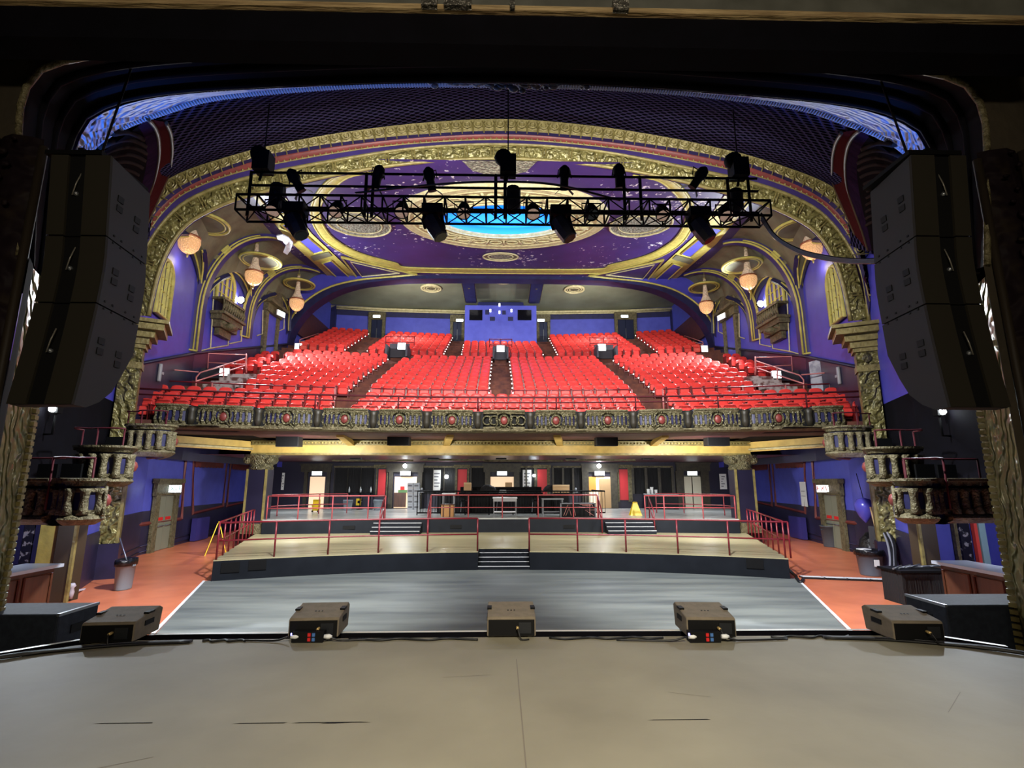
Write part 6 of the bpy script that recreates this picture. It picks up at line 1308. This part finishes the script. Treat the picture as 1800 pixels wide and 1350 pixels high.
# ---- subwoofers on the house floor by the lip
for s, x1, y0, y1, zt in ((-1, -4.95, 6.12, 6.7, .2), (1, 5.12, 6.33, 6.95, .2)):
    x0 = x1 + s * 2.3; t = thing('subwoofer', ((x0 + x1) / 2, y0, ZF), 'large blue-black subwoofer stack at the %s end of the stage lip' % ('left' if s < 0 else 'right'), 'speaker')
    for k, (z0, z1) in enumerate(((ZF, -.56), (-.55, zt))):
        b = MB(); b.box(((x0 + x1) / 2, (y0 + y1) / 2, (z0 + z1) / 2), (abs(x1 - x0), y1 - y0, z1 - z0)); o = b.build('cabinet', subm, t); m = o.modifiers.new('bevel', 'BEVEL'); m.width = .02; m.segments = 2
    b = MB(); b.box((x1 - s * .0, (y0 + y1) / 2, 0), (.02, .2, .09)); b.build('handle_slot', black, t); b = MB(); b.box((x1 + s * .01, (y0 + y1) / 2, zt - .01), (.03, y1 - y0, .03)); b.build('edge_trim', steel, t); b = MB(); b.box(((x0 + x1) / 2, (y0 + y1) / 2, zt + .003), (.12, .05, .006)); b.build('maker_mark', black, t)
# ---- cables along the lip
for s, nm in ((-1, 'left'), (1, 'right')):
    t = thing('cable_bundle', (s * 4.9, 5.1, 0), 'bundle of black cables curling round the %s end of the stage lip' % nm, 'cables'); rnd = random.Random(12)
    for k in range(6):
        q = [(-6.4, 4.62 + k * .015, .015), (-5.6, 4.72 + k * .02, .015 + .012 * (k % 3)), (-5.05, 5.0 + k * .02, .02), (-4.72, 5.32 + rnd.uniform(-.03, .03), .02 + .01 * (k % 2)), (-4.4, 5.55 - k * .012, .015), (-3.9, 5.72 - k * .012, .015), (-3.3, 5.8 - k * .01, .012)]
        b = MB(); b.tube([side(s, p) for p in cr(q, 30)], .014, 5); b.build('cable', rubber if k != 2 else mat('grey_cable', lin(130, 130, 136), .5), t)
for k, (x0, x1) in enumerate(((-3.2, -2.75), (-1.7, -.35), (.4, 1.6), (2.75, 3.6))):
    b = MB(); b.tube(cr([(lerp(x0, x1, i / 8), 5.8 + .03 * math.sin(i * 2.1 + k), .012) for i in range(9)], 40), .012, 5); tag(b.build('floor_cable', rubber), 'black cable lying along the stage lip, %s of four between the monitors' % ('first from left', 'second from left', 'third from left', 'last')[k], 'cable')
# ---- line arrays
for s, nm in ((-1, 'left'), (1, 'right')):
    top = 5.06 if s < 0 else 5.2; bot = 2.36; t = thing('line_array', (s * 4.7, 5.5, bot), 'tall hanging black line array speaker at the %s of the stage opening' % nm, 'speaker')
    hs = (top - bot) / 3; cuts = [top, top - hs * .98, top - hs * 1.8, bot]
    def yo(z):
        v = (top - z) / (top - bot); return 5.2 - .13 * max(0, 1 - v / .42) - .12 * max(0, (v - .45) / .55) ** 1.5
    XR, XL, XRF, XLF, DP = -4.36, -4.98, -4.44, -5.2, .72
    for k in range(3):
        z1, z0 = cuts[k] - .008, cuts[k + 1] + .008; zm = [z1 + (z0 - z1) * q / 4 for q in range(5)]
        back = [(yo(z), z, 0) for z in zm]; fr = [(yo(z) + DP, z, 1) for z in zm[::-1]]
        if k == 2: fr = [(yo(z0) + DP * .25, z0 + .0, .25), (yo(z0) + DP * .5, z0 + .08, .5), (yo(z0) + DP * .75, z0 + .22, .75), (yo(z0) + DP * .92, z0 + .42, .92), (yo(zm[1]) + DP, zm[1] - .1, 1), (yo(zm[0]) + DP, zm[0], 1)]
        pf = back + fr; b = MB(); n = len(pf)
        L = [b.V(side(s, (XL + (XLF - XL) * u, y, z))) for y, z, u in pf]; R_ = [b.V(side(s, (XR + (XRF - XR) * u, y, z))) for y, z, u in pf]; b.face(L); b.face(R_[::-1])
        for i in range(n): b.face((L[i], L[(i + 1) % n], R_[(i + 1) % n], R_[i]))
        cab = b.build('cabinet', pagrey, t)
        for x0, x1 in ((XL, -4.8), (-4.62, XR)):
            b = MB(); b.grid([[side(s, (x, yo(z) - .035, z)) for z in zm] for x in (x0, x1)]); b.grid([[side(s, (x1 if x0 < -4.9 else x0, yo(z) + d, z)) for z in zm] for d in (-.035, .0)]); b.grid([[side(s, (XR + .002, yo(z) + d, z)) for z in zm] for d in (-.035, .0)]) if x1 == XR else None; b.build('rear_panel', pabrown, cab)
        b = MB(); b.grid([[side(s, (x, yo(z) - .008, z)) for z in zm] for x in (-4.8, -4.62)]); b.build('cable_channel', black, cab)
        for u, dz in ((.22, .0), (.66, -.07)):
            zc = (z0 + z1) / 2 + dz + (.12 if k == 2 else 0); yy = yo(zc) + DP * u
            for q in (-.055, .055):
                b = MB(); b.box(side(s, (XR + (XRF - XR) * u + .004, yy, zc + q)), (.016, .085, .07)); b.build('handle_slot', black, cab)
        if k < 2:
            for u in (.12, .3, .62, .85):
                for q in (-.03, .05): b = MB(); b.box(side(s, (XR + (XRF - XR) * u + .003, yo(z0) + DP * u, z0 + q)), (.012, .02, .02)); b.build('rigging_pin', black, cab)
        zc = (z0 + z1) / 2
        b = MB(); b.tube([side(s, (-4.68, yo(zc) - .03, zc + .25)), side(s, (-4.7, yo(zc) - .05, zc + .12)), side(s, (-4.74, yo(zc) - .03, zc - .0))], .007, 5); b.build('link_cable', mat('pale_shiny_cable', lin(120, 116, 108), .3, .2), cab)
        b = MB(); b.lathe([(0, -.02), (.025, -.01), (.025, .02)], 8, side(s, (-4.71, yo(zc) - .02, zc + .02)), 'y'); b.build('rear_connector', steel, cab)
    yt = yo(top); t.location.x += .06
    b = MB(); b.box(side(s, (-4.7, yt + .34, top + .03)), (.6, .74, .05)); b.box(side(s, (-4.7, yt + .2, top + .09)), (.06, .3, .1)); b.build('hanging_frame', blackm, t)
    b = MB(); b.tube([side(s, (-4.7, yt + .3, top + .1)), side(s, (-4.78, 5.75, 6.98))], .014, 5); b.build('suspension_wire', blackm, t)
# ---- lighting truss
TX0, TX1, TY0, TY1, TZ0, TZ1 = -5.55, 5.5, 9.75, 10.25, 7.08, 7.42
t = thing('lighting_truss', (0, 10, TZ0), 'long black box truss of lights hung across the front of the house', 'truss')
def seg(n, l, r=.025, m=blackm): b = MB(); b.tube(l, r, 6); return b.build(n, m, t)
for y in (TY0, TY1):
    for z in (TZ0, TZ1): seg('chord', [(TX0, y, z), (TX1, y, z)], .03)
n = 26
for i in range(n + 1):
    x = TX0 + (TX1 - TX0) * i / n
    b = MB(); b.tube([(x, TY0, TZ0), (x, TY0, TZ1)], .02, 5); b.tube([(x, TY1, TZ0), (x, TY1, TZ1)], .02, 5); b.tube([(x, TY0, TZ0), (x, TY1, TZ0)], .02, 5); b.tube([(x, TY0, TZ1), (x, TY1, TZ1)], .02, 5)
    if i < n:
        x2 = TX0 + (TX1 - TX0) * (i + 1) / n; f = i % 2
        for y in (TY0, TY1): b.tube([(x, y, TZ0 if f else TZ1), (x2, y, TZ1 if f else TZ0)], .014, 5)
        b.tube([(x, TY0 if f else TY1, TZ0), (x2, TY1 if f else TY0, TZ0)], .014, 5)
    b.build('lattice_frame', blackm, t)
for z in (7.78, 8.08): seg('upper_pipe', [(TX0 + .1, 10, z), (TX1 - .1, 10, z)], .03)
for x in (TX0 + .12, -3.0, -2.85, -.25, -.05, 2.5, 2.85, 4.75, 5.2): seg('upright', [(x, 10, TZ0), (x, 10, 8.1)], .035)
b = MB(); b.tube(cr([(-3.2, 9.95, 7.6), (-1.6, 9.9, 7.78), (-.3, 9.95, 7.9), (1.0, 9.9, 7.82), (2.4, 9.95, 7.5)], 40), .025, 5); b.build('slack_cable', rubber, t)
for i, (px, lab) in enumerate(((461, 'left end'), (893, 'middle'), (1300, 'right end'))):
    x = UR(px, 10, 8.0).x; h = thing('chain_hoist', (x, 10, 8.1), 'black chain hoist above the %s of the lighting truss' % lab, 'hoist'); b = MB(); b.box((x, 10, 8.3), (.34, .3, .42)); b.build('body', blackm, h); b = MB(); b.lathe([(.16, 0), (.2, .1), (.16, .2)], 10, (x - .1, 9.9, 8.5), 'y'); b.build('motor', blackm, h)
    b = MB(); hz = bvh.ray_cast(Vector((x, 10, 8.2)), Vector((0, 0, 1)))[0]; b.tube([(x, 10, 8.5), (x, 10, hz.z - .02 if hz else 9.0)], .014, 5); b.build('chain', blackm, h)
    b = MB(); b.lathe([(.1, .0), (.17, .1), (.17, .55), (.14, .6)], 10, (x + .12, 10.5, 7.5)); b.build('chain_bag', curtain, h)
    b = MB(); b.tube([(x, 10, 8.1), (x - .05, 10, 7.9)], .03, 5); b.build('hook', blackm, h)
for i, px in enumerate((480, 591, 706, 815, 937, 1040, 1165, 1276)):
    x = UR(px, 9.95, 7.2).x; c = Vector((x, 9.98, 7.24)); h = thing('par_can', c, 'black par lamp with pale lens inside the truss, %s from the left' % ORD[i + 1], 'lamp'); ax = Vector((0, -.5, -.866)); up = Vector((0, -.866, .5)); ri = Vector((1, 0, 0))
    def ring(r, d): return [c + ax * d + (ri * math.cos(q) + up * math.sin(q)) * r for q in [2 * PI * j / 14 for j in range(14)]]
    b = MB(); ids = b.grid([ring(.05, -.2), ring(.11, -.16), ring(.15, 0), ring(.15, .12), ring(.135, .12)], closed=True, smooth=True); b.face(ids[0]); b.build('housing', blackm, h)
    b = MB(); b.face([b.V(p) for p in ring(.135, .1)]); b.build('lens', lensm if i != 5 else glassdark, h); b = MB(); b.tube([c + ri * .18, c + ri * .2 + Vector((0, 0, .2)), c - ri * .2 + Vector((0, 0, .2)), c - ri * .18], .015, 5); b.build('yoke', blackm, h)
for i, (px, tilt) in enumerate(((522, .5), (762, .5), (984, .5), (1224, .5))):
    x = UR(px, 9.8, 7.1).x; c = Vector((x, 9.72, 7.02)); h = thing('moving_head_light', c, 'black moving head light hanging under the truss, %s from the left' % ORD[i + 1], 'lamp')
    b = MB(); b.box(c + Vector((0, 0, .05)), (.42, .32, .2)); b.build('base', blackm, h)
    for e in (-1, 1): b = MB(); b.tube([c + Vector((e * .17, 0, -.03)), c + Vector((e * .2, 0, -.15)), c + Vector((e * .19 + .05, 0, -.33))], .035, 6); b.build('yoke_arm', blackm, h)
    ax = Vector((math.sin(tilt), -.15, -math.cos(tilt))).normalized(); ri = ax.cross(Vector((0, 1, 0))).normalized(); up = ri.cross(ax); cc = c + Vector((.03, 0, -.26))
    ring = lambda r, d: [cc + ax * d + (ri * math.cos(q) * r * 1.0 + up * math.sin(q) * r) for q in [2 * PI * (j + .5) / 8 for j in range(8)]]
    b = MB(); ids = b.grid([ring(.1, -.22), ring(.17, -.16), ring(.18, .1), ring(.16, .32), ring(.14, .33)], closed=True); b.face(ids[0]); b.face(ids[-1]); b.build('head', mat('dark_grey_fixture', lin(30, 30, 34), .45), h); b = MB(); b.face([b.V(p) for p in ring(.13, .335)]); b.build('lens', glassdark, h)
for i, (px, py, a_) in enumerate(((520, 318, .5), (664, 312, -.3), (756, 316, .2), (992, 313, 0.0), (1088, 310, .1), (1228, 313, -.6))):
    p = U(px, py, y=10.0); h = thing('profile_spot', p, 'black spotlight clamped on the upper truss pipe, %s from the left' % ORD[i + 1], 'lamp'); ax = Vector((math.sin(a_), .35, -math.cos(a_))).normalized(); ri = ax.cross(Vector((0, 1, 0))).normalized(); up = ri.cross(ax)
    ring = lambda r, d: [p + ax * d + (ri * math.cos(q) + up * math.sin(q)) * r for q in [2 * PI * j / 10 for j in range(10)]]
    b = MB(); ids = b.grid([ring(.04, -.26), ring(.11, -.2), ring(.13, -.05), ring(.09, .02), ring(.09, .22), ring(.11, .24)], closed=True, smooth=True); b.face(ids[0]); b.face(ids[-1]); b.build('housing', blackm, h); b = MB(); b.tube([p + ri * .15, p + ri * .12 + Vector((0, 0, .2)), p - ri * .12 + Vector((0, 0, .2)), p - ri * .15], .014, 5); b.build('yoke', blackm, h)
    for e in (-1, 1): b = MB(); b.poly([p + ax * .24 + ri * .1 * e + up * .08, p + ax * .24 + ri * .1 * e - up * .08, p + ax * .34 + ri * .2 * e - up * .1, p + ax * .34 + ri * .2 * e + up * .1]); b.build('barn_door', blackm, h)
b = MB()
for k in range(4): q = [U(1338, 375 + 4 * k, y=10.0), U(1362, 412 + 2 * k, y=9.4), U(1402, 437 + 2 * k, y=8.5), U(1450, 450 + 2 * k, y=7.6), U(1500, 456 + 2 * k, y=6.6), U(1548, 456 + 2 * k, y=5.9)]; b.tube(cr(q, 40), .02, 5)
tag(b.build('cable_loom', rubber), 'black cable loom sagging from the truss end to the right line array', 'cables')
